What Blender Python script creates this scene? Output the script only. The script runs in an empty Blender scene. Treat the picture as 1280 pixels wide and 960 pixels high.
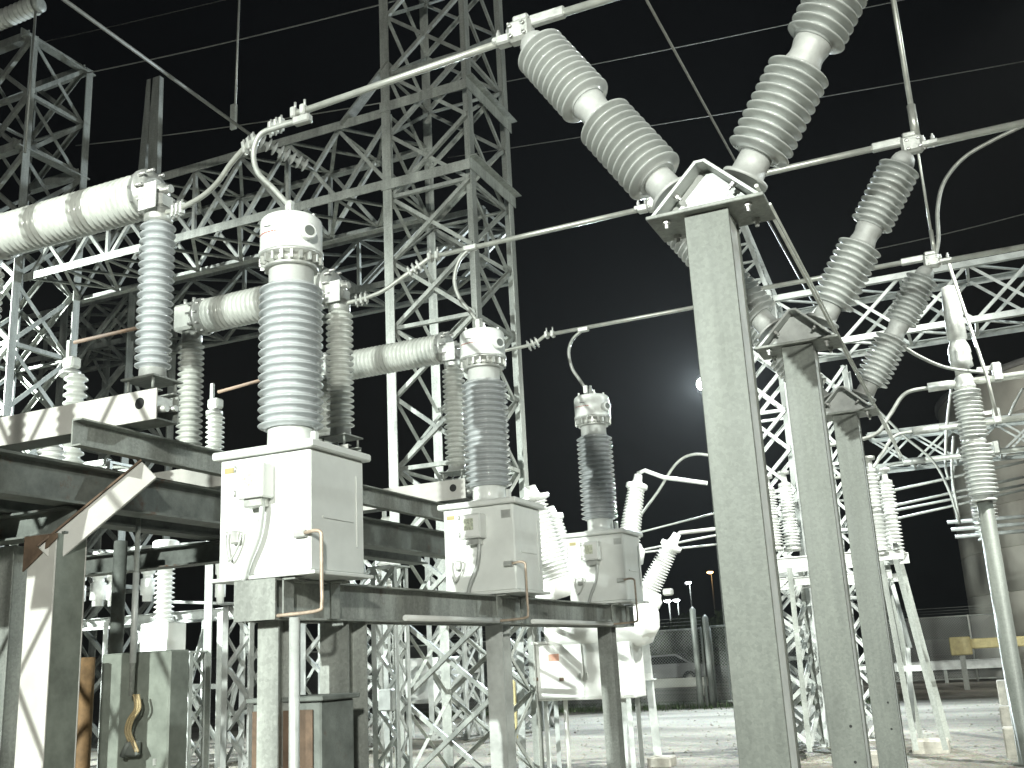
import bpy, math, random
from mathutils import Vector, Matrix
random.seed(7)
V = Vector
sc = bpy.context.scene
col = sc.collection
R_ = math.radians

# ------------------------------------------------------------------ camera
F, PITCH, ROLL, YAW, EYE = 1304.23, R_(14.78066), R_(-3.02237), R_(23.50975), 1.6
_fwd = V((-math.sin(YAW) * math.cos(PITCH), math.cos(YAW) * math.cos(PITCH), math.sin(PITCH)))
_rt = V((math.cos(YAW), math.sin(YAW), 0)); _up = _rt.cross(_fwd)
RT = math.cos(ROLL) * _rt + math.sin(ROLL) * _up
UP = -math.sin(ROLL) * _rt + math.cos(ROLL) * _up
cam_d = bpy.data.cameras.new('camera'); cam = bpy.data.objects.new('camera', cam_d); col.objects.link(cam)
cam_d.sensor_width = 36; cam_d.sensor_fit = 'HORIZONTAL'; cam_d.lens = 36 * F / 1280
cam_d.clip_start = .05; cam_d.clip_end = 3000
m3 = Matrix((RT, UP, -_fwd)).transposed()
cam.matrix_world = Matrix.Translation((0, 0, EYE)) @ m3.to_4x4()
sc.camera = cam

# ------------------------------------------------------------------ sky and exposure
w = bpy.data.worlds.new('World'); sc.world = w; w.use_nodes = True
nt = w.node_tree; bg = nt.nodes['Background']
sky_n = nt.nodes.new('ShaderNodeTexSky'); sky_n.sky_type = 'NISHITA'; sky_n.sun_disc = False
sky_n.sun_elevation = R_(-4); sky_n.sun_rotation = R_(200)
nt.links.new(sky_n.outputs[0], bg.inputs[0]); bg.inputs[1].default_value = .08
sc.view_settings.view_transform = 'Standard'; sc.view_settings.look = 'None'
sc.view_settings.exposure = 0; sc.view_settings.gamma = 1
sc.cycles.max_bounces = 5; sc.cycles.diffuse_bounces = 3; sc.cycles.glossy_bounces = 3
sc.cycles.transparent_max_bounces = 12
sc.cycles.sample_clamp_indirect = 4

# the floodlights of the yard: key behind the photographer, two behind the bays, plus added fill, yard and tank lamps
LAMPS = dict(
    key=dict(loc=(-5.4, -15.5, 8.7), aim=(-6.6, 6, 2.2), watts=35000, color=(.93, 1, .93), cone=46, blend=1, rad=.14),
    right=dict(loc=(9.5, 14.5, 9.0), aim=(-3, 9, 2.5), watts=3000, color=(.9, 1, .97), cone=120, blend=.5, rad=.2),
    back=dict(loc=None, aim=(-3.0, 12, 2.0), watts=22000, color=(.82, .94, 1), cone=120, blend=.5, rad=.2),
    yard=dict(loc=(3.6, 12.4, 10.5), aim=(-5.0, 18, 1.0), watts=11000, color=(.97, 1, .93), cone=58, blend=.7, rad=.2),  # added lamp, whitens the far equipment and misses the V columns
    tank=dict(loc=(6.5, 27, 8.0), aim=(4, 46, 3.0), watts=6000, color=(1, .98, .9), cone=110, blend=.7, rad=.2),  # added lamp, only there to brighten the round tank
    left=dict(loc=(-23, 5, 10.0), aim=(-11, 18, .6), watts=55000, color=(.92, 1, .95), cone=62, blend=.7, rad=.2),
    fill_lamp=dict(loc=(5.5, -11, 6.5), aim=(-5.0, 10, 3.2), watts=12500, color=(.97, .99, .90), cone=70, blend=.8, rad=.35))  # added fill lamp that lifts the shadows left by the key

# ------------------------------------------------------------------ pixel helper (direction only; the plane gives the distance)
def ray(px, py):
    return RT * ((px - 640) / F) - UP * ((py - 480) / F) + _fwd
def u(px, py, X=None, Y=None, Z=None):
    d = ray(px, py)
    t = X / d.x if X is not None else Y / d.y if Y is not None else (Z - EYE) / d.z
    return V((0, 0, EYE)) + t * d

# ------------------------------------------------------------------ materials
def mat(name, base, rough=.5, metal=0.0, var=.15, scale=6, rust=0.0, rust_col=(.13, .06, .03), bump=.0, bscale=60, streak=False, spec=.5, coat=0, spangle=0, dust=0):
    m = bpy.data.materials.new(name); m.use_nodes = True
    n = m.node_tree.nodes; l = m.node_tree.links; b = n['Principled BSDF']
    b.inputs['Roughness'].default_value = rough; b.inputs['Metallic'].default_value = metal
    b.inputs['Specular IOR Level'].default_value = spec
    b.inputs['Coat Weight'].default_value = coat; b.inputs['Coat Roughness'].default_value = .08
    geo = n.new('ShaderNodeNewGeometry'); oi = n.new('ShaderNodeObjectInfo')
    mp = n.new('ShaderNodeMapping'); l.new(geo.outputs['Position'], mp.inputs[0])
    mp.inputs['Scale'].default_value = (1, 1, .22 if streak else 1)
    no = n.new('ShaderNodeTexNoise'); no.inputs['Scale'].default_value = scale; no.inputs['Detail'].default_value = 6
    no.inputs['Roughness'].default_value = .65
    l.new(mp.outputs[0], no.inputs['Vector'])
    hi = [min(1, c * (1 + var)) for c in base] + [1]; lo = [c * (1 - var * 1.3) for c in base] + [1]
    cr = n.new('ShaderNodeValToRGB'); cr.color_ramp.elements[0].position = .32; cr.color_ramp.elements[1].position = .68
    cr.color_ramp.elements[0].color = lo; cr.color_ramp.elements[1].color = hi
    l.new(no.outputs[0], cr.inputs[0])
    # every piece a little different
    mr = n.new('ShaderNodeMapRange'); mr.inputs['To Min'].default_value = 1 - var * .6; mr.inputs['To Max'].default_value = 1 + var * .5
    l.new(oi.outputs['Random'], mr.inputs[0])
    mx = n.new('ShaderNodeMix'); mx.data_type = 'RGBA'; mx.blend_type = 'MULTIPLY'; mx.inputs[0].default_value = 1
    l.new(cr.outputs[0], mx.inputs[6]); l.new(mr.outputs[0], mx.inputs[7])
    out = mx.outputs[2]
    if rust > 0:
        n2 = n.new('ShaderNodeTexNoise'); n2.inputs['Scale'].default_value = scale * .55; n2.inputs['Detail'].default_value = 8
        n2.inputs['Roughness'].default_value = .7
        l.new(geo.outputs['Position'], n2.inputs['Vector'])
        r2 = n.new('ShaderNodeValToRGB'); p = .72 - .34 * rust
        r2.color_ramp.elements[0].position = p; r2.color_ramp.elements[1].position = p + .12
        l.new(n2.outputs[0], r2.inputs[0])
        m2 = n.new('ShaderNodeMix'); m2.data_type = 'RGBA'; l.new(r2.outputs[0], m2.inputs[0]); l.new(out, m2.inputs[6])
        m2.inputs[7].default_value = (*rust_col, 1); out = m2.outputs[2]
    if spangle:
        vo = n.new('ShaderNodeTexVoronoi'); vo.inputs['Scale'].default_value = 55; l.new(geo.outputs['Position'], vo.inputs['Vector'])
        sp = n.new('ShaderNodeSeparateColor'); l.new(vo.outputs['Color'], sp.inputs[0])
        sm = n.new('ShaderNodeMapRange'); sm.inputs['To Min'].default_value = 1 - spangle; sm.inputs['To Max'].default_value = 1 + spangle; l.new(sp.outputs[0], sm.inputs[0])
        m4 = n.new('ShaderNodeMix'); m4.data_type = 'RGBA'; m4.blend_type = 'MULTIPLY'; m4.inputs[0].default_value = 1
        l.new(out, m4.inputs[6]); l.new(sm.outputs[0], m4.inputs[7]); out = m4.outputs[2]
        ns = n.new('ShaderNodeTexNoise'); ns.inputs['Scale'].default_value = 16; ns.inputs['Detail'].default_value = 5   # run-off streaks
        mq = n.new('ShaderNodeMapping'); mq.inputs['Scale'].default_value = (1, 1, .035); l.new(geo.outputs['Position'], mq.inputs[0]); l.new(mq.outputs[0], ns.inputs['Vector'])
        sr = n.new('ShaderNodeMapRange'); sr.inputs['From Min'].default_value = .35; sr.inputs['From Max'].default_value = .65; sr.inputs['To Min'].default_value = .90; sr.inputs['To Max'].default_value = 1.06; l.new(ns.outputs[0], sr.inputs[0])
        m5 = n.new('ShaderNodeMix'); m5.data_type = 'RGBA'; m5.blend_type = 'MULTIPLY'; m5.inputs[0].default_value = 1
        l.new(out, m5.inputs[6]); l.new(sr.outputs[0], m5.inputs[7]); out = m5.outputs[2]
    if dust:                                          # dust lying on the upper side of every shed
        sn = n.new('ShaderNodeSeparateXYZ'); l.new(geo.outputs['Normal'], sn.inputs[0])
        du = n.new('ShaderNodeMath'); du.operation = 'MULTIPLY_ADD'; du.inputs[1].default_value = .9; du.inputs[2].default_value = -.35; l.new(sn.outputs[2], du.inputs[0])
        dn = n.new('ShaderNodeMath'); dn.operation = 'MULTIPLY'; dn.use_clamp = True; l.new(du.outputs[0], dn.inputs[0]); l.new(no.outputs[0], dn.inputs[1])
        dk = n.new('ShaderNodeMath'); dk.operation = 'MULTIPLY'; dk.inputs[1].default_value = dust * 2; dk.use_clamp = True; l.new(dn.outputs[0], dk.inputs[0])
        m6 = n.new('ShaderNodeMix'); m6.data_type = 'RGBA'; m6.inputs[7].default_value = (.30, .28, .22, 1); l.new(dk.outputs[0], m6.inputs[0]); l.new(out, m6.inputs[6]); out = m6.outputs[2]
    l.new(out, b.inputs['Base Color'])
    rr = n.new('ShaderNodeMapRange'); rr.inputs['To Min'].default_value = max(.03, rough * .75); rr.inputs['To Max'].default_value = min(1, rough * 1.3)
    l.new(no.outputs[0], rr.inputs[0]); l.new(rr.outputs[0], b.inputs['Roughness'])
    if bump:
        bn = n.new('ShaderNodeTexNoise'); bn.inputs['Scale'].default_value = bscale; bn.inputs['Detail'].default_value = 4
        l.new(geo.outputs['Position'], bn.inputs['Vector'])
        bp = n.new('ShaderNodeBump'); bp.inputs['Strength'].default_value = bump; bp.inputs['Distance'].default_value = .02
        l.new(bn.outputs[0], bp.inputs['Height']); l.new(bp.outputs[0], b.inputs['Normal'])
    return m
def emit(name, c, s):
    m = bpy.data.materials.new(name); m.use_nodes = True
    b = m.node_tree.nodes['Principled BSDF']; b.inputs['Base Color'].default_value = (.8, .8, .8, 1)
    b.inputs['Emission Color'].default_value = (*c, 1); b.inputs['Emission Strength'].default_value = s
    return m
M = dict(
    galv=mat('galvanised steel', (.30, .315, .29), .5, .25, .22, 5, rust=.05, bump=.05, streak=True, spangle=.12),
    galv_old=mat('weathered galvanised steel', (.32, .335, .31), .55, .2, .25, 4, rust=.14, bump=.06, streak=True, spangle=.12),
    galv_lite=mat('pale galvanised steel', (.52, .54, .52), .45, .2, .18, 5, rust=.03, bump=.05),
    column=mat('column zinc', (.162, .174, .155), .48, .25, .15, 6, bump=.04, streak=True, spangle=.10),
    plate=mat('rating plate', (.55, .58, .46), .5, 0, .35, 60),
    zinc_lit=mat('lamp lit zinc', (.78, .80, .77), .5, 0, .10, 6, bump=.03),  # lamp light on the column sides, painted in as a paler colour
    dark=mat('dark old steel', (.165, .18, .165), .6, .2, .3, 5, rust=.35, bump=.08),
    rust=mat('rusty steel', (.17, .115, .078), .75, .1, .35, 7, rust=.3, rust_col=(.22, .13, .07), bump=.1),
    rust_orange=mat('orange rust', (.22, .135, .065), .75, .1, .35, 7, rust=.3, rust_col=(.14, .075, .04), bump=.1),
    cap=mat('grey cap iron', (.47, .48, .46), .5, .1, .12, 9, bump=.05),
    cream=mat('cream painted steel', (.52, .51, .475), .5, 0, .08, 4, rust=.08, bump=.03),
    white=mat('white painted steel', (.80, .81, .78), .35, 0, .05, 4, rust=.0, bump=.02, coat=.2),
    grey_paint=mat('light grey enamel', (.74, .76, .73), .32, 0, .06, 4, rust=.015, bump=.02, coat=.2),
    porc=mat('grey porcelain', (.52, .54, .52), .14, 0, .12, 5, rust=0, coat=.5, dust=.5),
    porc_blue=mat('blue grey porcelain', (.42, .445, .455), .14, 0, .10, 5, coat=.5, dust=.5),
    porc_lite=mat('pale porcelain', (.60, .62, .58), .18, 0, .12, 6, rust=.05, rust_col=(.3, .24, .17), coat=.4, dust=.6),
    porc_white=mat('white porcelain', (.78, .79, .76), .18, 0, .06, 6, coat=.4),
    cast=mat('cast aluminium', (.55, .56, .53), .4, .55, .14, 12, bump=.1),
    alum=mat('aluminium tube', (.56, .57, .52), .38, .5, .12, 9, bump=.03),
    wire=mat('stranded conductor', (.40, .41, .38), .5, .4, .15, 20),
    wire_dark=mat('dull overhead wire', (.20, .20, .18), .6, .2, .15, 20),
    copper=mat('copper pipe', (.46, .37, .29), .5, .3, .2, 20),
    black=mat('black gap', (.012, .012, .012), .7, 0, .1, 10),
    bolt=mat('bolt steel', (.5, .5, .48), .35, .6, .2, 30),
    panel=mat('grey green panel', (.24, .265, .23), .55, .1, .22, 5, rust=.05, bump=.04),
    concrete=mat('footing concrete', (.42, .40, .35), .9, 0, .2, 9, bump=.3),
    yellow=mat('yellow paint', (.42, .36, .17), .5, 0, .15, 9),
    red=mat('red print', (.45, .10, .07), .6, 0, .1, 9),
    gravel_stone=mat('gravel stones', (.25, .235, .195), .95, 0, .35, 8, bump=.2),
    car=mat('silver car paint', (.66, .67, .68), .25, .5, .05, 3, coat=.6),
    glass=mat('dark glass', (.02, .022, .024), .06, 0, .05, 3),
    rubber=mat('rubber', (.02, .02, .02), .8, 0, .1, 9),
    tan=mat('tan cladding', (.50, .49, .43), .8, 0, .12, .6, bump=.1),
    roofm=mat('roof sheet', (.22, .22, .21), .6, .1, .15, 2),
    bark=mat('bark', (.05, .04, .03), .9, 0, .2, 9),
    leaf=mat('leaf', (.045, .07, .028), .7, 0, .4, 3),
    grass=mat('grass', (.07, .11, .04), .8, 0, .3, 5),
    cable=mat('tan cable', (.36, .28, .15), .6, 0, .2, 9),
)
def ground_mat():
    m = bpy.data.materials.new('gravel'); m.use_nodes = True; n = m.node_tree.nodes; l = m.node_tree.links; b = n['Principled BSDF']
    g = n.new('ShaderNodeNewGeometry')
    a = n.new('ShaderNodeTexNoise'); a.inputs['Scale'].default_value = .35; a.inputs['Detail'].default_value = 8; mp = n.new('ShaderNodeMapping'); mp.inputs['Scale'].default_value = (.35, 1.6, 1); mp.inputs['Rotation'].default_value = (0, 0, R_(12)); l.new(g.outputs[0], mp.inputs[0]); l.new(mp.outputs[0], a.inputs['Vector'])
    v = n.new('ShaderNodeTexVoronoi'); v.inputs['Scale'].default_value = 28; l.new(g.outputs[0], v.inputs['Vector'])
    r = n.new('ShaderNodeValToRGB'); r.color_ramp.elements[0].position = .33; r.color_ramp.elements[1].position = .66
    r.color_ramp.elements[0].color = (.14, .13, .102, 1); r.color_ramp.elements[1].color = (.33, .31, .25, 1); l.new(a.outputs[0], r.inputs[0])
    mx = n.new('ShaderNodeMix'); mx.data_type = 'RGBA'; mx.blend_type = 'OVERLAY'; mx.inputs[0].default_value = .22
    l.new(r.outputs[0], mx.inputs[6]); l.new(v.outputs['Color'], mx.inputs[7])
    hs = n.new('ShaderNodeHueSaturation'); hs.inputs['Saturation'].default_value = .75; l.new(mx.outputs[2], hs.inputs['Color'])
    l.new(hs.outputs[0], b.inputs['Base Color']); b.inputs['Roughness'].default_value = .95
    bp = n.new('ShaderNodeBump'); bp.inputs['Strength'].default_value = .7; bp.inputs['Distance'].default_value = .03
    l.new(v.outputs['Distance'], bp.inputs['Height']); l.new(bp.outputs[0], b.inputs['Normal'])
    return m
M['gravel'] = ground_mat()

# ------------------------------------------------------------------ mesh helpers
WP = {}                      # world origin of each object
def add(name, me, parent, wloc):
    o = bpy.data.objects.new(name, me); col.objects.link(o)
    o.parent = parent; wl = V(wloc); WP[o] = wl
    o.location = wl - WP[parent] if parent else wl
    return o
def tag(o, label, cat, group=None, kind=None):
    if label: o['label'] = label
    if cat: o['category'] = cat
    if group: o['group'] = group
    o['kind'] = kind or 'thing'
    return o
def thing(name, label, cat, base, group=None):
    return tag(add(name, None, None, base), label, cat, group)
def mesh(name, vs, fs, m, smooth=False):
    me = bpy.data.meshes.new(name); me.from_pydata(vs, [], fs); me.materials.append(M[m])
    if smooth: me.polygons.foreach_set('use_smooth', [True] * len(me.polygons))
    me.update(); return me
def frame(d, ref=(0, 0, 1)):
    z = V(d).normalized(); r = V(ref)
    if abs(z.dot(r.normalized())) > .98: r = V((1, 0, 0)) if abs(z.x) < .9 else V((0, 1, 0))
    x = r - z * z.dot(r); x.normalize(); return x, z.cross(x), z
class G:                     # geometry collector in world coordinates, then one object
    def __init__(s): s.v = []; s.f = []; s.sm = []
    def box(s, c, size, axes=None, bev=0):
        c = V(c); h = V(size) / 2
        ax = axes or (V((1, 0, 0)), V((0, 1, 0)), V((0, 0, 1)))
        if bev:
            b = min(bev, min(h) * .45); i = len(s.v); k = []
            for sx in (-1, 1):
                for sy in (-1, 1):
                    for sz in (-1, 1):
                        for q in range(3):
                            e = [h.x, h.y, h.z]
                            for j in range(3):
                                if j != q: e[j] -= b
                            s.v.append(c + ax[0] * sx * e[0] + ax[1] * sy * e[1] + ax[2] * sz * e[2])
            idx = lambda sx, sy, sz, q: i + ((sx > 0) * 4 + (sy > 0) * 2 + (sz > 0)) * 3 + q
            fs = []
            for q in range(3):
                a, b2 = (q + 1) % 3, (q + 2) % 3
                for sg in (-1, 1):
                    loop = []
                    for (p, r) in ((-1, -1), (1, -1), (1, 1), (-1, 1)):
                        t = [0, 0, 0]; t[q] = sg; t[a] = p; t[b2] = r; loop.append(idx(*t, q))
                    fs.append(loop if sg > 0 else loop[::-1])
            for q in range(3):                       # edges along q
                a, b2 = (q + 1) % 3, (q + 2) % 3
                for p in (-1, 1):
                    for r in (-1, 1):
                        lo = [0, 0, 0]; hi = [0, 0, 0]; lo[q] = -1; hi[q] = 1
                        for t in (lo, hi): t[a] = p; t[b2] = r
                        loop = [idx(*lo, a), idx(*hi, a), idx(*hi, b2), idx(*lo, b2)]
                        fs.append(loop if p * r < 0 else loop[::-1])
            for sx in (-1, 1):
                for sy in (-1, 1):
                    for sz in (-1, 1):
                        loop = [idx(sx, sy, sz, q) for q in range(3)]
                        fs.append(loop if sx * sy * sz > 0 else loop[::-1])
            s.f += fs; s.sm += [False] * len(fs); return s
        i = len(s.v)
        for sx in (-1, 1):
            for sy in (-1, 1):
                for sz in (-1, 1): s.v.append(c + ax[0] * sx * h.x + ax[1] * sy * h.y + ax[2] * sz * h.z)
        fs = [(0, 1, 3, 2), (4, 6, 7, 5), (0, 4, 5, 1), (2, 3, 7, 6), (0, 2, 6, 4), (1, 5, 7, 3)]
        s.f += [tuple(i + k for k in f) for f in fs]; s.sm += [False] * 6
        return s
    def lathe(s, p, d, prof, seg=24, sm=True):      # prof: (distance along d, radius)
        x, y, z = frame(d); p = V(p); i = len(s.v); n = len(prof)
        for (t, r) in prof:
            for k in range(seg):
                a = 2 * math.pi * k / seg
                s.v.append(p + z * t + (x * math.cos(a) + y * math.sin(a)) * max(r, 1e-4))
        for j in range(n - 1):
            for k in range(seg):
                k2 = (k + 1) % seg
                s.f.append((i + j * seg + k, i + j * seg + k2, i + (j + 1) * seg + k2, i + (j + 1) * seg + k)); s.sm.append(sm)
        s.f.append(tuple(i + k for k in range(seg))[::-1]); s.f.append(tuple(i + (n - 1) * seg + k for k in range(seg))); s.sm += [False, False]
        return s
    def cyl(s, p, q, r, seg=16, r2=None):
        p = V(p); q = V(q); return s.lathe(p, q - p, [(0, r), ((q - p).length, r if r2 is None else r2)], seg)
    def tube(s, pts, r, seg=8):
        pts = [V(p) for p in pts]; i = len(s.v); n = len(pts)
        x = None
        for j, p in enumerate(pts):
            d = (pts[min(j + 1, n - 1)] - pts[max(j - 1, 0)]).normalized()
            if x is None: x, y, _ = frame(d)
            else: x = (x - d * d.dot(x)).normalized(); y = d.cross(x)
            for k in range(seg):
                a = 2 * math.pi * k / seg; s.v.append(p + (x * math.cos(a) + y * math.sin(a)) * r)
        for j in range(n - 1):
            for k in range(seg):
                k2 = (k + 1) % seg
                s.f.append((i + j * seg + k, i + j * seg + k2, i + (j + 1) * seg + k2, i + (j + 1) * seg + k)); s.sm.append(True)
        s.f.append(tuple(i + k for k in range(seg))[::-1]); s.f.append(tuple(i + (n - 1) * seg + k for k in range(seg))); s.sm += [False, False]
        return s
    def prism(s, pts, d):                            # polygon pts extruded by vector d
        i = len(s.v); n = len(pts); d = V(d)
        s.v += [V(p) for p in pts] + [V(p) + d for p in pts]
        s.f.append(tuple(range(i, i + n))[::-1]); s.f.append(tuple(range(i + n, i + 2 * n)))
        for k in range(n): s.f.append((i + k, i + (k + 1) % n, i + n + (k + 1) % n, i + n + k))
        s.sm += [False] * (n + 2); return s
    def sect(s, p, q, kind, a, b=None, t=None, ref=(0, 0, 1)):   # steel section from p to q; a along ref, b across
        p = V(p); q = V(q); x, y, z = frame(q - p, ref); L = (q - p).length; b = b or a; t = t or a * .09
        c = (p + q) / 2; ax = (x, y, z)
        if kind == 'I':       # flanges at +-x, web along x
            s.box(c + x * (a / 2 - t / 2), (t, b, L), ax); s.box(c - x * (a / 2 - t / 2), (t, b, L), ax); s.box(c, (a - 2 * t + .001, t * .8, L - .002), ax)
        elif kind == 'C':     # web at -y side
            s.box(c - y * (b / 2 - t / 2), (a, t, L), ax)
            for k in (-1, 1): s.box(c + x * k * (a / 2 - t / 2) + y * t / 2, (t, b - t, L - .002), ax)
        elif kind == 'L':
            s.box(c - y * (b / 2 - t / 2), (a, t, L), ax); s.box(c - x * (a / 2 - t / 2) + y * t / 2, (t, b - t, L - .002), ax)
        else: s.box(c, (a, b, L), ax)
        return s
    def obj(s, name, m, parent=None, origin=None):
        o0 = V(origin) if origin is not None else (WP[parent] if parent else sum((V(v) for v in s.v), V()) / len(s.v))
        me = mesh(name, [V(v) - o0 for v in s.v], s.f, m)
        me.polygons.foreach_set('use_smooth', s.sm)
        return add(name, me, parent, o0)

_bars = {}
def bar(name, p, q, a, m, parent, kind='L', ref=(0, 0, 1), t=None):      # lattice member: shared unit mesh, stretched
    key = (kind, a, m, t)
    if key not in _bars:
        g = G().sect((0, 0, 0), (0, 0, 1), kind, a, None, t or a * .12, (1, 0, 0)); me = mesh('member', g.v, g.f, m); _bars[key] = me
    p = V(p); q = V(q); x, y, z = frame(q - p, ref)
    o = add(name, _bars[key], parent, p)
    o.rotation_mode = 'QUATERNION'; o.rotation_quaternion = Matrix((x, y, z)).transposed().to_quaternion(); o.scale = (1, 1, (q - p).length)
    return o
def sheds(L, n, core, shed, z0=0, under=.5):
    p = L / n; out = [(z0, core)]
    for k in range(n):
        z = z0 + k * p
        out += [(z + .10 * p, core), (z + .26 * p, core + (shed - core) * .55), (z + .36 * p, shed * .985), (z + .44 * p, shed), (z + .52 * p, shed * .985), (z + .80 * p, core + (shed - core) * .18), (z + .94 * p, core)]
    out.append((z0 + L, core)); return out
def discs(L, n, core, shed):
    p = L / n; out = [(0, core)]
    for k in range(n):
        z = k * p
        out += [(z + .12 * p, core), (z + .28 * p, core + (shed - core) * .30), (z + .38 * p, core + (shed - core) * .80), (z + .46 * p, shed * .99), (z + .53 * p, shed), (z + .60 * p, shed * .98), (z + .66 * p, core + (shed - core) * .62), (z + .74 * p, core + (shed - core) * .12), (z + .86 * p, core)]
    out.append((L, core)); return out
def curve(pts, n=10):          # Catmull-Rom
    pts = [V(p) for p in pts]; P = [2 * pts[0] - pts[1]] + pts + [2 * pts[-1] - pts[-2]]; out = []
    for i in range(1, len(P) - 2):
        a, b, c, d = P[i - 1:i + 3]
        for k in range(n):
            t = k / n; out.append(.5 * ((2 * b) + (c - a) * t + (2 * a - 5 * b + 4 * c - d) * t * t + (3 * b - a - 3 * c + d) * t ** 3))
    out.append(pts[-1]); return out
def sag(p, q, s, n=14):
    p = V(p); q = V(q); return [p.lerp(q, k / n) - V((0, 0, s * 4 * (k / n) * (1 - k / n))) for k in range(n + 1)]
def wire(label, pts, r=.008, m='wire_dark', name='overhead_wire', cat='wire', group=None, seg=6):
    return tag(G().tube(pts, r, seg).obj(name, m), label, cat, group)

# ------------------------------------------------------------------ ground
g = G(); N = 60; S = 900
pts = []
me = mesh('ground', [(-S, -S, 0), (S, -S, 0), (S, S, 0), (-S, S, 0)], [(0, 1, 2, 3)], 'gravel')
tag(add('ground', me, None, (0, 0, 0)), None, None, kind='structure')

# ------------------------------------------------------------------ floodlights
M['lamp_face'] = emit('lit lamp glass', (.92, 1, .97), 60)
def floodlight(key, label, pole_h=True, pole_base=None):
    c = LAMPS[key]; p = V(c['loc']); d = (V(c['aim']) - p).normalized()
    base = V((p.x, p.y, 0)) if pole_base is None else V(pole_base)
    t = thing('floodlight', label, 'floodlight', base)
    ax = frame(d); ax = (ax[0], ax[1], ax[2])
    G().lathe(p - d * .34, d, [(0, .07), (.04, .11), (.2, .13), (.24, .2), (.34, .24), (.345, .235)], 20).obj('housing', 'cast', t)
    fo = G().lathe(p + d * .008, d, [(0, .215), (.012, .21)], 20).obj('lamp_glass', 'white', t); fo.data.materials[0] = M['lamp_face']
    b = p - d * .17 - V((0, 0, .30))
    G().tube([p - d * .17 + ax[1] * .2, b + ax[1] * .2, b - ax[1] * .2, p - d * .17 - ax[1] * .2], .015, 6).obj('yoke', 'galv', t)
    if pole_h: G().lathe((b.x, b.y, 0), (0, 0, 1), [(0, .14), (b.z, .07)], 14).obj('pole', 'galv', t)
    ld = bpy.data.lights.new('lamp_light', 'SPOT'); ld.energy = c['watts']; ld.color = c['color']; ld.spot_size = R_(c['cone']); ld.spot_blend = c['blend']; ld.shadow_soft_size = c['rad']
    lo = add('lamp_light', ld, t, p + d * .3)
    lo.rotation_mode = 'QUATERNION'; lo.rotation_quaternion = d.to_track_quat('-Z', 'Y')
    return t
LAMPS['back']['loc'] = tuple(u(879, 480, Y=33))
floodlight('key', 'tall pole floodlight behind the photographer lighting the front of the bay')
floodlight('right', 'pole floodlight beside the far right switch bay')
floodlight('back', 'glaring floodlight on a pole behind the nearest steel column')
floodlight('left', 'pole floodlight lighting the bay beyond the breaker platform')
floodlight('yard', 'added pole floodlight right of the last V switch lighting the far yard')
floodlight('tank', 'added pole floodlight brightening the round tank and the far fence')
floodlight('fill_lamp', 'added fill floodlight on a shorter pole behind the photographer')

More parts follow.
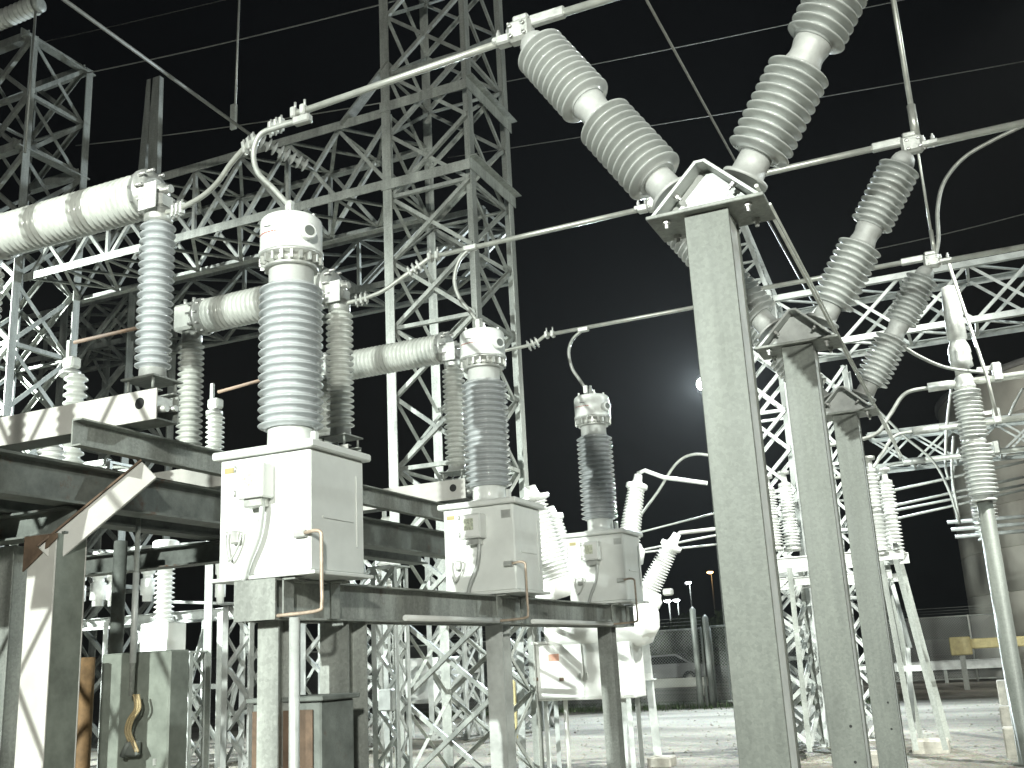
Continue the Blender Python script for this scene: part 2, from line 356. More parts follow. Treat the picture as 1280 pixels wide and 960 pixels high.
# ------------------------------------------------------------------ V switches on steel columns
PH = (5.5, 8.5, 11.5); VX = -1.11; CTX = -3.98
ordv = ('nearest', 'middle', 'farthest')
for i, Y in enumerate(PH):
    w8 = ('tallest looking grey steel column under the first V shaped switch', 'grey steel column under the middle V shaped switch', 'grey steel column under the last V shaped switch of the row')[i]
    t = thing('steel_column', w8, 'column', (VX, Y, 0), 'columns of the V switches')
    g = G(); a = .25
    g.box((VX, Y - a / 2, 1.98), (a, .016, 3.92), bev=.004); g.obj('front_flange', 'column', t)
    G().box((VX, Y + a / 2, 1.98), (a, .016, 3.92), bev=.004).obj('rear_flange', 'column', t)
    for k in (-1, 1): G().box((VX + k * (a / 2 - .017), Y + .006, 1.98), (.012, a - .032, 3.918)).obj('side_plate', 'zinc_lit', t)
    G().box((VX, Y, .03), (.5, .5, .04), bev=.006).obj('base_plate', 'galv', t)
    for sx in (-1, 1):
        for sy in (-1, 1): G().lathe((VX + sx * .2, Y + sy * .2, .05), (0, 0, 1), [(0, .03), (.03, .03), (.031, .014), (.08, .014)], 8, False).obj('anchor_bolt', 'bolt', t)
    for z in (.75, 1.0): G().cyl((VX + .04, Y - a / 2 - .0095, z), (VX + .04, Y - a / 2 - .0085, z), .011, 10).obj('bolt_hole', 'black', t)
    f = tag(G().box((VX, Y, .005 - .1), (.8, .8, .22), bev=.02).obj('concrete_footing', 'concrete'), ('square concrete footing under the first V switch column', 'square concrete footing under the middle V switch column', 'square concrete footing under the last V switch column')[i], 'footing', 'V switch footings')

    lab = ('large V shaped disconnect switch with grey ribbed insulators on the nearest tall column', 'V shaped disconnect switch on the middle column of the row', 'V shaped disconnect switch on the last column, smallest of the row')[i]
    s = thing('disconnect_switch', lab, 'switch', (VX, Y, 3.94), 'V shaped disconnect switches')
    # saddle: channel, bent seat plates and gussets
    zc = 3.945
    G().box((VX, Y, zc + .011), (.66, .38, .022), bev=.004).obj('saddle_plate', 'galv_old', s)
    tk = .014; o_ = [(-.31, .024), (-.03, .30), (.03, .30), (.31, .024)]
    inn = [(.285, .024), (.02, .30 - tk), (-.02, .30 - tk), (-.285, .024)]
    G().prism([(VX + x, Y - .165, zc + z) for x, z in o_ + inn], (0, .33, 0)).obj('bent_strap', 'galv_lite', s)
    for k in (-1, 1):
        y = Y + k * .045
        G().prism([(VX - .27, y, zc + .0225), (VX + .27, y, zc + .0225), (VX + .04, y, zc + .265), (VX - .04, y, zc + .265)], (0, .012, 0)).obj('gusset', 'galv_lite', s)
    for bx in (-.23, .23):
        for by in (-.12, .12): G().lathe((VX + bx, Y + by, zc - .001), (0, 0, -1), [(0, .022), (.018, .022), (.019, .012), (.045, .012)], 6, False).obj('bolt', 'bolt', s)
    for k in (-1, 1):
        for by in (-.11, .11): G().lathe((VX + k * .17, Y + by, zc + .145), (-k * .7, 0, -.7), [(0, .018), (.03, .018), (.031, .01), (.05, .01)], 6, False).obj('bolt', 'bolt', s)
    for k in (-1, 1):
        p0 = V((VX + k * .215, Y, 4.15)); p1 = V((VX + k * 1.03, Y, 5.42)); d = (p1 - p0); L = d.length; d = d / L
        G().lathe(p0 - d * .02, d, [(0, .135), (.022, .135), (.023, .098), (.10, .094), (.16, .092), (.165, .085)], 28).obj('base_cap', 'cap', s)
        q = p0 + d * .14; Lu = (L - .14 - .17 - .10) / 2
        G().lathe(q, d, discs(Lu, 10, .118, .182), 40).obj('insulator', 'porc', s)
        q2 = q + d * Lu
        G().lathe(q2 - d * .005, d, [(0, .105), (.03, .108), (.07, .098), (.10, .098), (.14, .108), (.18, .105)], 28).obj('middle_cap', 'cap', s)
        q3 = q2 + d * .17
        G().lathe(q3, d, discs(Lu, 10, .112, .172), 40).obj('insulator', 'porc', s)
        q4 = q3 + d * Lu
        G().lathe(q4 - d * .005, d, [(0, .098), (.05, .098), (.09, .085), (.12, .06), (.125, .02)], 28).obj('top_cap', 'cap', s)
        # terminal head: cast jaw with plates and bolts
        h = V((VX + k * 1.10, Y, 5.50))
        hd = G().box(h + V((k * -.01, 0, 0)), (.17, .10, .15), bev=.025).box(h + V((k * .11, 0, -.02)), (.16, .07, .05), bev=.012).box(h + V((-k * .02, 0, .085)), (.11, .075, .05), bev=.015)
        head = hd.obj('terminal_head', 'cast', s)
        for bx, bz in ((-.045, .03), (.045, .03), (-.04, -.045), (.05, -.04)):
            G().lathe(h + V((bx, -.055, bz)), (0, -1, 0), [(0, .014), (.014, .014), (.015, .008), (.028, .008)], 6, False).obj('bolt', 'bolt', head)
        for bx in (.08, .15): G().lathe(h + V((k * bx, 0, -.06)), (0, 0, 1), [(0, .009), (.02, .009), (.021, .017), (.1, .017), (.101, .009), (.12, .009)], 6, False).obj('clamp_bolt', 'bolt', head)
    # blade between the two heads
    G().cyl((VX - 1.02, Y, 5.545), (VX + 1.02, Y, 5.545), .027, 16).obj('blade', 'alum', s)
    for k in (-1, 1):
        G().box((VX + k * .90, Y, 5.55), (.24, .055, .075), bev=.01).obj('blade_sleeve', 'cast', s)

# ------------------------------------------------------------------ bus tubes and flexible leads between CTs, switches and breakers
for i, Y in enumerate(PH):
    nm = ('first', 'middle', 'last')[i]
    t = thing('bus_tube', f'pale aluminium bus tube above the {nm} current transformer running to the V switch', 'bus', (CTX, Y, 5.46), 'bus tubes over the current transformers')
    xe = -2.30
    z0 = 5.40 if i == 0 else 5.46
    G().cyl((-3.95 if i < 1 else -4.5, Y, z0), (xe, Y, 5.47), .024, 14).obj('tube', 'alum', t)
    xs = -3.95 if i < 1 else -4.5
    for dx in (0, .08):
        G().box((xs + dx, Y, z0), (.045, .085, .085), bev=.01).lathe((xs + dx, Y, z0 + .03), (0, 0, 1), [(0, .01), (.06, .01)], 6).obj('clamp', 'cast', t)
    G().box((xe - .02, Y, 5.47), (.10, .08, .07), bev=.012).obj('clamp', 'cast', t)
BY = (5.92, 8.5, 11.0); BX = -5.56; BXL = -7.45
lead_px = [[(383, 150), (345, 158), (312, 180), (290, 203), (272, 228), (252, 246), (222, 262), (204, 266)],
           [(536, 323), (518, 336), (500, 349), (478, 364), (452, 374), (428, 380)],
           [(683, 418), (666, 430), (640, 436), (610, 444), (585, 452), (566, 457)]]
for i in range(3):
    L = lead_px[i]; n = len(L); pts = [u(px, py, Y=PH[i] + (BY[i] - PH[i]) * k / (n - 1)) for k, (px, py) in enumerate(L)]
    nm = ('first', 'middle', 'last')[i]
    t = thing('flexible_lead', f'bent conductor from the {nm} bus tube down to its breaker post', 'conductor', pts[-1], 'leads to the breakers')
    G().tube(curve(pts, 8), .021, 10).obj('conductor', 'alum', t)
    for k in ((1, .15), (2, .6), (n - 2, .3)) if i == 0 else ((1, .5), (n - 2, .5)):
        p = pts[k[0]]; d = (pts[min(k[0] + 1, n - 1)] - pts[k[0] - 1]).normalized(); ax = frame(d)
        for s_ in (-1, 0, 1):
            c = p + d * s_ * .055
            G().box(c, (.10, .05, .028), ax, bev=.006).cyl(c - ax[0] * .07, c + ax[0] * .07, .009, 6).obj('clamp', 'cast', t)
jump_px = [[(378, 150), (350, 158), (326, 168), (317, 190), (322, 215), (342, 236), (362, 258)],
           [(588, 310), (574, 326), (568, 350), (574, 372), (588, 390), (598, 404)],
           [(729, 412), (716, 424), (711, 440), (715, 460), (724, 474), (732, 486)]]
for i in range(3):
    pts = [u(px, py, Y=PH[i] - .02) for px, py in jump_px[i]]
    nm = ('first', 'middle', 'last')[i]
    t = thing('flexible_jumper', f'looped flexible jumper dropping from the bus to the {nm} current transformer head', 'conductor', pts[-1], 'jumpers to the transformers')
    G().tube(curve(pts, 8), .02, 10).obj('conductor', 'wire', t)
    G().box(pts[0], (.14, .06, .06), bev=.01).obj('bus_clamp', 'cast', t)
    G().box(pts[-1] + V((0, 0, -.01)), (.055, .05, .10), bev=.008).obj('end_clamp', 'cast', t)

# ------------------------------------------------------------------ current transformers
def current_transformer(i, Y):
    X = CTX; zb = 2.17
    lab = ('large current transformer with white box base and clean grey blue insulator, nearest the platform beam', 'current transformer with half shaded box in the middle of the row of three', 'current transformer at the end of the row beside inclined white bushings')[i]
    t = thing('current_transformer', lab, 'transformer', (X, Y, zb), 'current transformers on the beam')
    wx, wy, h = .68, .60, .74
    x0, y0 = X + .02, Y
    tank = G().box((x0, y0, zb + h / 2), (wx, wy, h), bev=.012).obj('tank', 'grey_paint', t)
    G().box((x0, y0, zb + h + .022), (wx + .08, wy + .08, .05), bev=.01).obj('lid', 'grey_paint', t)
    G().box((x0, y0, zb - .012), (wx + .10, wy + .06, .022), bev=.004).obj('base_plate', 'grey_paint', t)
    fy = y0 - wy / 2
    jb = G().box((x0 - .02, fy - .062, zb + .56), (.20, .12, .21), bev=.008).obj('junction_box', 'grey_paint', t)
    G().box((x0 - .02, fy - .126, zb + .56), (.17, .006, .18), bev=.002).obj('cover', 'white', jb)
    G().box((x0 - .02, fy - .05, zb + .43), (.13, .08, .05), bev=.004).obj('gland_plate', 'cast', jb)
    G().tube(curve([(x0 + .03, fy - .06, zb + .46), (x0 + .03, fy - .06, zb + .36), (x0 + .0, fy - .055, zb + .22), (x0 - .07, fy - .05, zb + .08), (x0 - .11, fy - .045, zb - .03)], 6), .018, 10).obj('conduit', 'galv_lite', t)
    G().box((x0 - .03, fy - .1298, zb + .575), (.09, .0016, .10)).obj('rating_plate', 'plate', jb)
    for hz_ in (.64, .49): G().cyl((x0 - .122, fy - .125, zb + hz_ - .02), (x0 - .122, fy - .125, zb + hz_ + .02), .008, 8).obj('hinge', 'cast', jb)
    # padlocked hasp: a loop and a body
    hp = V((x0 - .21, fy, zb + .22))
    lk = G().box(hp + V((.02, -.025, .02)), (.06, .04, .08), bev=.008).obj('valve_body', 'cast', t)
    G().tube(curve([hp + V((-.045, -.03, .06)), hp + V((-.05, -.035, 0)), hp + V((-.015, -.04, -.12)), hp + V((.05, -.035, -.03)), hp + V((.07, -.03, .05))], 5), .008, 6).obj('handle', 'cast', lk)
    G().box((x0 - wx / 2 + .075, fy - .0015, zb + h - .075), (.075, .002, .035)).obj('sticker', 'yellow', t)
    if i: G().box((x0 + .27, fy - .0015, zb + h - .09), (.09, .002, .07)).obj('label_plate', 'red', t).data.materials[0] = M['cast']
    # ground block and copper pipe at the corner
    gb = V((x0 + wx / 2 - .06, fy - .018, zb + .22))
    G().box(gb, (.085, .03, .045), bev=.005).obj('ground_block', 'cast', t)
    G().tube(curve([gb + V((.04, -.01, 0)), gb + V((.12, -.02, .005)), gb + V((.16, -.02, -.01)), gb + V((.165, -.02, -.06)), gb + V((.165, -.02, -.30)), gb + V((.165, -.02, -.42)), gb + V((.13, -.02, -.46)), gb + V((-.15, -.015, -.47))], 6), .011, 8).obj('ground_pipe', 'copper', t)
    # stiffener lip on the side face
    G().box((x0 + wx / 2 + .004, y0 + .0, zb + .33), (.006, .34, .012)).box((x0 + wx / 2 + .004, y0 + .21, zb + .40), (.006, .012, .46)).obj('side_rib', 'grey_paint', t)
    zl = zb + h + .047
    G().lathe((X, Y, zl), (0, 0, 1), [(0, .20), (.03, .20), (.032, .155), (.06, .15), (.15, .148), (.16, .155)], 32).obj('lower_neck', 'grey_paint', t)
    G().box((X + .20, Y - .02, zl + .06), (.035, .05, .12), bev=.006).obj('oil_pipe', 'grey_paint', t)
    zi = zl + .16; Li = .985
    G().lathe((X, Y, zi), (0, 0, 1), sheds(Li, 18, .172, .213), 40).obj('insulator', 'porc_blue', t)
    zt = zi + Li
    G().lathe((X, Y, zt), (0, 0, 1), [(0, .150), (.12, .150), (.122, .165), (.13, .178)], 32).obj('upper_neck', 'grey_paint', t)
    zr = zt + .12
    rg = G().lathe((X, Y, zr), (0, 0, 1), [(0, .178), (.02, .183), (.022, .165), (.078, .165), (.08, .215), (.10, .218)], 32).obj('head_flange', 'cast', t)
    gg = G()
    for k in range(20):
        a = 2 * math.pi * k / 20; e = V((math.cos(a), math.sin(a), 0)); gg.box(V((X, Y, zr + .05)) + e * .188, (.05, .018, .056), (e, V((-e.y, e.x, 0)), V((0, 0, 1))))
    gg.obj('flange_ribs', 'cast', rg)['kind'] = 'stuff'
    zh = zr + .10
    G().lathe((X, Y, zh), (0, 0, 1), [(0, .214), (.02, .218), (.035, .21), (.225, .21), (.25, .205), (.265, .19), (.27, .17)], 36).obj('head', 'grey_paint', t)
    zt2 = zh + .27
    G().lathe((X, Y, zt2 - .002), (0, 0, 1), [(0, .06), (.025, .055), (.03, .022), (.10, .022), (.105, .014), (.14, .014)], 16).obj('top_terminal', 'cast', t)
    for k in range(4):
        a = .5 + k * 1.6; G().lathe((X + .15 * math.cos(a), Y + .15 * math.sin(a), zt2 - .004), (0, 0, 1), [(0, .02), (.02, .02), (.021, .012), (.05, .012)], 8, False).obj('lifting_bolt', 'cast', t)
    a = R_(-28); e = V((math.cos(a), math.sin(a), 0))
    bs = G().lathe(V((X, Y, zh + .10)) + e * .19, e, [(0, .05), (.05, .05), (.055, .056), (.075, .056), (.08, .048)], 20).obj('side_boss', 'grey_paint', t)
    G().lathe(V((X, Y, zh + .10)) + e * .271, e, [(0, .036), (.003, .035)], 20).obj('boss_plug', 'dark', bs)
    # small red print on the head front: a thin curved strip
    for zz, wd, a0 in ((.125, .20, -1.87), (.165, .07, -1.80)):
        g2 = G(); n = 8
        for k in range(n):
            a1 = a0 - wd / .21 / 2 + wd / .21 * k / n; a2 = a0 - wd / .21 / 2 + wd / .21 * (k + .8) / n; r1 = .2118
            zq = zh + zz - .012 * k / n
            g2.prism([(X + r1 * math.cos(a1), Y + r1 * math.sin(a1), zq), (X + r1 * math.cos(a2), Y + r1 * math.sin(a2), zq), (X + r1 * math.cos(a2), Y + r1 * math.sin(a2), zq + .007), (X + r1 * math.cos(a1), Y + r1 * math.sin(a1), zq + .007)], (0, -.0006, 0))
        g2.obj('print_mark', 'red' if zz < .15 else 'black', t)
for i, Y in enumerate(PH): current_transformer(i, Y)

# support beam of the CTs
X = CTX
t = thing('support_beam', 'grey steel channel beam carrying the three current transformers on legs', 'beam', (X, 8.5, 0))
bz0, bz1 = 1.90, 2.14
for k in (-.11, .11):
    g = G().sect((X + k, 5.16, (bz0 + bz1) / 2), (X + k, 12.0, (bz0 + bz1) / 2), 'C', bz1 - bz0, .08, .012)
    o = g.obj('channel', 'galv_old', t)
for Y in PH:
    for dy in (-.25, .25):
        G().box((X + .165, Y + dy, 2.02), (.012, .10, .225)).box((X + .205, Y + dy, 2.135), (.09, .10, .012)).obj('mounting_cleat', 'galv', t)
for y in (5.15, 12.02): G().box((X, y, 2.02), (.30, .014, .24)).obj('end_plate', 'galv_old', t)
for (y, a) in ((5.36, .15), (6.10, .22), (8.55, .16), (11.45, .16)):
    g = G(); lo = .0
    g.box((X, y - a / 2, .95), (a, .014, 1.898)).box((X, y + a / 2, .95), (a, .014, 1.898)).box((X, y, .95), (.011, a - .016, 1.897))
    g.obj('leg', 'galv_lite' if y in (8.55,) else 'galv_old', t)
    G().box((X, y, .015), (.36, .36, .03)).obj('leg_base_plate', 'galv', t)
for (ya, yb) in ((6.6, 8.2), (8.9, 11.1)):
    c = tag(G().tube([(X + .19, ya, 1.925), (X + .19, yb, 1.925)], .022, 10).obj('conduit', 'white'), ('pale conduit under the beam between the first and middle transformer', 'pale conduit under the beam between the middle and last transformer')[ya > 7], 'conduit', 'conduits under the beam')
p = u(368, 800, Y=5.12); tag(G().cyl((p.x, p.y, 0), (p.x, p.y, 1.90), .031, 14).obj('conduit_pipe', 'galv_lite'), 'bright vertical conduit pipe beside the leg of the first current transformer', 'pipe')
# cabinet behind that pipe
a = u(324, 876, Y=5.5); b = u(366, 872, Y=5.5)
t = thing('control_cabinet', 'dark old steel cabinet with rusty front between the transformer legs', 'cabinet', ((a.x + b.x) / 2, 5.7, 0))
cx = (a.x + b.x) / 2 + .12; hz = a.z
G().box((cx, 5.62, hz / 2), (.50, .36, hz - .03), bev=.01).obj('body', 'dark', t)
G().box((cx - .02, 5.43, hz / 2), (.44, .012, hz - .12), bev=.004).obj('door', 'rust', t)
G().box((cx, 5.62, hz + .002), (.56, .42, .03), bev=.006).obj('roof', 'dark', t)

# ------------------------------------------------------------------ live tank breakers on the platform
for i, Y in enumerate(BY):
    lab = ('breaker pole with large pale ribbed interrupter lying across two posts, nearest on the platform', 'breaker pole in the middle of the platform, interrupter partly behind the first transformer', 'breaker pole at the far end of the platform before the lattice tower')[i]
    t = thing('breaker_pole', lab, 'breaker', (BX, Y, 3.70), 'breaker poles on the platform')
    for X, nm in ((BX, 0), (BXL, 1)):
        G().lathe((X, Y, 3.78), (0, 0, 1), [(0, .125), (.02, .125), (.022, .105), (.10, .10), (.105, .095)], 28).obj('post_foot', 'cast', t)
        G().lathe((X, Y, 3.88), (0, 0, 1), sheds(1.20, 19, .098, .138), 32).obj('post_insulator', 'porc_lite' if i or nm else 'porc_blue', t)
        G().lathe((X, Y, 5.08), (0, 0, 1), [(0, .105), (.03, .112), (.09, .112), (.12, .10)], 28).obj('post_cap', 'cast', t)
        st = G()
        for sx in (-1, 1):
            for sy in (-1, 1): st.cyl((X + sx * .12, Y + sy * .12, 3.695), (X + sx * .12, Y + sy * .12, 3.79), .012, 8)
        st.box((X, Y, 3.785), (.32, .32, .014)); st.obj('post_stand', 'galv', t)
    z = 5.36; x0, x1 = BX - .10, BXL + .16
    G().lathe((x0 - .06, Y, z), (-1, 0, 0), sheds(x0 - x1 - .12, 26, .155, .188), 40).obj('interrupter', 'porc_lite', t)
    for X, d in ((x0, -1), (x1, 1)):
        G().lathe((X + .07 * (X == x0) - .07 * (X == x1), Y, z), (d, 0, 0), [(0, .12), (.01, .165), (.05, .165), (.052, .205), (.085, .205), (.087, .18), (.14, .175)], 32).obj('end_flange', 'cast', t)
        fl = G()
        for k in range(10):
            an = 2 * math.pi * k / 10; fl.cyl((X + d * .01 - d * .10, Y + .185 * math.cos(an), z + .185 * math.sin(an)), (X + d * .05, Y + .185 * math.cos(an), z + .185 * math.sin(an)), .014, 6)
        fl.obj('flange_bolts', 'bolt', t)['kind'] = 'stuff'
    G().box((BX + .02, Y - .15, 5.26), (.17, .012, .22)).obj('terminal_plate', 'white', t)
    G().box((BX + .02, Y, 5.26), (.14, .16, .13), bev=.02).obj('mechanism_housing', 'cast', t)
    G().lathe((BX + .0, Y, z), (1, 0, 0), [(0, .06), (.06, .06), (.065, .035), (.12, .035)], 16).obj('terminal_stud', 'cast', t)
    G().box((BXL - .03, Y, 5.36), (.26, .28, .30), bev=.03).obj('drive_box', 'porc_lite', t)
    bm = bpy.data.materials
    for bx in (-.06, .06): G().cyl((BXL + bx, Y - .05, 5.50), (BXL + bx, Y - .05, 5.58), .02, 10).obj('cap_bolt', 'cast', t)

# platform: cross beams under each breaker, long beams, columns and knee braces
for i, Y in enumerate(BY):
    lab = ('pale box channel beam under the nearest breaker posts, banded by shadow', 'pale channel beam under the middle breaker posts', 'pale channel beam under the farthest breaker posts')[i]
    t = thing('channel_beam', lab, 'beam', (BX, Y, 3.45), 'cross beams of the breaker platform')
    for k in (-1, 1):
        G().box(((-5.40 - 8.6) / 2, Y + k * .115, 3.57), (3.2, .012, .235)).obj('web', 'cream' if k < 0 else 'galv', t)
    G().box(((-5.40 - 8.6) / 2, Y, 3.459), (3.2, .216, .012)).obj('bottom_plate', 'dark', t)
    for k in (-1, 1): G().box(((-5.40 - 8.6) / 2, Y + k * .085, 3.681), (3.2, .055, .010)).obj('top_flange', 'galv', t)
    G().cyl((-5.56, Y - .122, 3.59), (-5.56, Y - .1225, 3.59), .045, 20).obj('hole', 'black', t)
    G().box((-5.46, Y, 3.60), (.05, .20, .10), bev=.01).cyl((-5.44, Y - .05, 3.54), (-5.36, Y - .05, 3.54), .03, 8).cyl((-5.44, Y + .06, 3.56), (-5.37, Y + .06, 3.56), .025, 8).obj('end_bracket', 'cast', t)
for X, m, lab in ((-5.78, 'galv', 'long grey channel beam with slotted lip running beside the breaker posts'), (-7.4, 'galv_old', 'long grey channel beam on the far side of the breaker platform')):
    t = thing('platform_beam', lab, 'beam', (X, 8.4, 3.2), 'long beams of the breaker platform')
    G().sect((X, 5.42, 3.335), (X, 11.9, 3.335), 'C', .20, .09, .012).obj('channel', m, t)
    for y in (7.0, 7.04): G().cyl((X + .0465, y, 3.30), (X + .047, y, 3.30), .011, 8).obj('bolt_hole', 'black', t)
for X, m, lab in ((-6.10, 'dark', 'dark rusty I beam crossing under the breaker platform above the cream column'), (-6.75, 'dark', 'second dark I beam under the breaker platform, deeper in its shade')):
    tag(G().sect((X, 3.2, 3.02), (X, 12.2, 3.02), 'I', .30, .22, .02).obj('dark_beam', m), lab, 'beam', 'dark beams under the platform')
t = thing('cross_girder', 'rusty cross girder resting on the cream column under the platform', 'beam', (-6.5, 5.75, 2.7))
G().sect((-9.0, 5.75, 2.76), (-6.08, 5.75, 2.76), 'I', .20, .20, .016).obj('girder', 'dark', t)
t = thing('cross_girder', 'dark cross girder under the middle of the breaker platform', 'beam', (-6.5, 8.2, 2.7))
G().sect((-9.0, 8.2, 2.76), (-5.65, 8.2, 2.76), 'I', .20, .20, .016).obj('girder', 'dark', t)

def box_column(px, Y, wd, dp, ztop, m_front, m_side, label):
    p = u(px, 850, Y=Y); x = p.x
    t = thing('platform_column', label, 'column', (x, Y + dp / 2, 0), 'columns of the breaker platform')
    G().box((x, Y, ztop / 2), (wd, .014, ztop), bev=.003).obj('front_flange', m_front, t)
    G().box((x, Y + dp, ztop / 2), (wd, .014, ztop), bev=.003).obj('rear_flange', m_front, t)
    for k in (-1, 1): G().box((x + k * (wd / 2 - .008), Y + dp / 2, ztop / 2), (.014, dp - .016, ztop - .002)).obj('side_plate', m_side, t)
    G().box((x, Y + dp / 2, .015), (wd + .2, dp + .2, .03)).obj('base_plate', 'galv', t)
    return t, x
t, cx = box_column(43, 5.6, .27, .28, 2.66, 'cream', 'panel', 'cream box column crossed by diagonal shadows at the platform corner')
# knee brace: channel from the column head up to the long beam
p = V((cx + .02, 5.62, 2.50)); q = u(186, 588, X=-5.75)
d = (q - p).normalized(); e = d.cross(V((0, 0, 1))).normalized(); f_ = e.cross(d)
kb = G().box((p + q) / 2, ((q - p).length, .11, .17), (d, e, f_), bev=.006).obj('knee_brace', 'cream', t)
G().box((p + q) / 2 + f_ * .093, ((q - p).length, .16, .014), (d, e, f_)).obj('brace_flange', 'rust', kb)
G().prism([(cx - .16, 5.585, 2.40), (cx + .16, 5.585, 2.62), (cx + .16, 5.585, 2.655), (cx - .16, 5.585, 2.655)], (0, -.012, 0)).obj('gusset_plate', 'rust', t)
t2, _ = box_column(-6, 5.9, .22, .22, 2.66, 'galv', 'galv', 'pale grey column at the outer corner of the breaker platform')
p = u(150, 700, Y=7.6); t = thing('platform_post', 'dark round post under the platform behind the grey green cabinet', 'post', (p.x, p.y, 0))
G().cyl((p.x, p.y, 1.6), (p.x, p.y, 2.88), .062, 16).obj('pipe', 'dark', t); G().cyl((p.x, p.y, 0), (p.x, p.y, 1.6), .074, 16).obj('sleeve', 'rust', t)
p = u(106, 880, Y=6.4); tag(G().cyl((p.x, p.y, 0), (p.x, p.y, u(106, 822, Y=6.4).z), .062, 16).obj('rusty_pipe', 'rust_orange'), 'orange rusty stub pipe standing between cream column and grey green cabinet', 'pipe')
p = u(169, 750, Y=6.5); q = u(170, 870, Y=6.5)
t = thing('drop_conduit', 'thin pale conduit hanging down in front of the grey green cabinet', 'conduit', (p.x, p.y, q.z))
G().cyl((p.x, p.y, q.z), (p.x, p.y, 2.86), .021, 12).obj('pipe', 'galv', t); G().cyl((p.x, p.y, q.z + .25), (p.x, p.y, q.z + .95), .026, 12).obj('sleeve', 'galv_lite', t)
cb = [(170, 868), (172, 885), (163, 900), (160, 915), (166, 930), (170, 940)]
for k in range(3):
    pts = [u(px + k * 3 - 3, py, Y=6.5 - .012 * k) for px, py in cb]
    tag(G().tube(curve(pts, 5), .010, 6).obj('cable', 'cable'), 'tan cable end hanging out of the drop conduit before the grey green cabinet', 'cable', 'cable ends')
p = u(166, 935, Y=6.52)
t = thing('cable_junction', 'dark cast cable fitting hanging on the grey green cabinet', 'fitting', p)
G().box(p, (.12, .06, .12), bev=.02).cyl(p + V((-.08, -.02, -.06)), p + V((-.02, -.02, .05)), .025, 8).cyl(p + V((.07, -.02, -.05)), p + V((.03, -.02, .04)), .02, 8).obj('body', 'dark', t)
a = u(126, 818, Y=6.6); b = u(212, 820, Y=6.6)
t = thing('steel_cabinet', 'upright grey green steel cabinet under the breaker platform', 'cabinet', ((a.x + b.x) / 2, 6.72, 0))
G().box(((a.x + b.x) / 2, 6.72, a.z / 2), (b.x - a.x, .22, a.z), bev=.012).obj('body', 'panel', t)
G().box((b.x - .12, 6.606, .98), (.03, .008, .05)).obj('nameplate', 'cast', t)

# ------------------------------------------------------------------ lattice structures
def lattice(t, x0, x1, y0, y1, z0, z1, panel, leg, br, m, faces='fblr', pattern='X', legs=True, top=True, m2=None):
    m2 = m2 or m
    cs = [(x0, y0), (x1, y0), (x1, y1), (x0, y1)]; cx, cy = (x0 + x1) / 2, (y0 + y1) / 2
    if legs:
        for (x, y) in cs: bar('leg', (x, y, z0), (x, y, z1), leg, m, t, ref=((cx - x), 0, 0))
    n = max(1, round((z1 - z0) / panel)); h = (z1 - z0) / n
    fc = {'f': (cs[0], cs[1], (0, 1, 0)), 'r': (cs[1], cs[2], (-1, 0, 0)), 'b': (cs[2], cs[3], (0, -1, 0)), 'l': (cs[3], cs[0], (1, 0, 0))}
    for k in range(n):
        za, zb = z0 + k * h, z0 + (k + 1) * h
        for f in faces:
            p, q, nn = fc[f]; off = V(nn) * (leg * .15)
            A, B = V((*p, za)) + off, V((*q, za)) + off; C_, D = V((*q, zb)) + off, V((*p, zb)) + off
            if pattern == 'X':
                bar('brace', A, C_, br, m2, t, ref=nn); bar('brace', B + V(nn) * br * .5, D + V(nn) * br * .5, br, m2, t, ref=nn)
            elif pattern == 'Z':
                bar('brace', A if k % 2 else B, C_ if k % 2 else D, br, m2, t, ref=nn)
            if top and (pattern == 'X' and k % 2 == 0): bar('strut', A, B, br, m2, t, ref=nn)
TX0, TX1, TY0, TY1 = -7.85, -6.42, 13.5, 14.95
t = thing('lattice_tower', 'tall grey lattice tower with crossed braces behind the current transformers', 'tower', ((TX0 + TX1) / 2, TY0, 0), 'lattice towers')
lattice(t, TX0, TX1, TY0, TY1, 0, 15.6, 1.12, .16, .062, 'galv_old')
for z in (9.1, 10.5):
    G().box((TX1 + .09, (TY0 + TY1) / 2, z), (.014, TY1 - TY0 + .3, .20)).box((TX1 + .15, (TY0 + TY1) / 2, z + .1), (.12, TY1 - TY0 + .3, .012)).obj('side_channel', 'galv', t)
    G().box(((TX0 + TX1) / 2, TY0 - .09, z), (TX1 - TX0 + .2, .014, .17)).obj('front_channel', 'galv_old', t)
T0X1 = -16.0; T0X0 = -17.5
t = thing('lattice_tower', 'grey lattice tower with open top holding the left end of the long girder', 'tower', ((T0X0 + T0X1) / 2, TY0, 0), 'lattice towers')
lattice(t, T0X0, T0X1, 13.3, 14.75, 0, 14.35, 1.3, .17, .085, 'galv')
for z in (14.35, 11.9): bar('cap_beam', (T0X1, 13.1, z), (T0X1, 14.9, z), .2, 'galv', t); bar('cap_beam', (T0X1, 14.75, z), (T0X0, 14.75, z), .17, 'galv', t); bar('cap_beam', (T0X1, 13.3, z), (T0X0, 13.3, z), .17, 'galv', t)
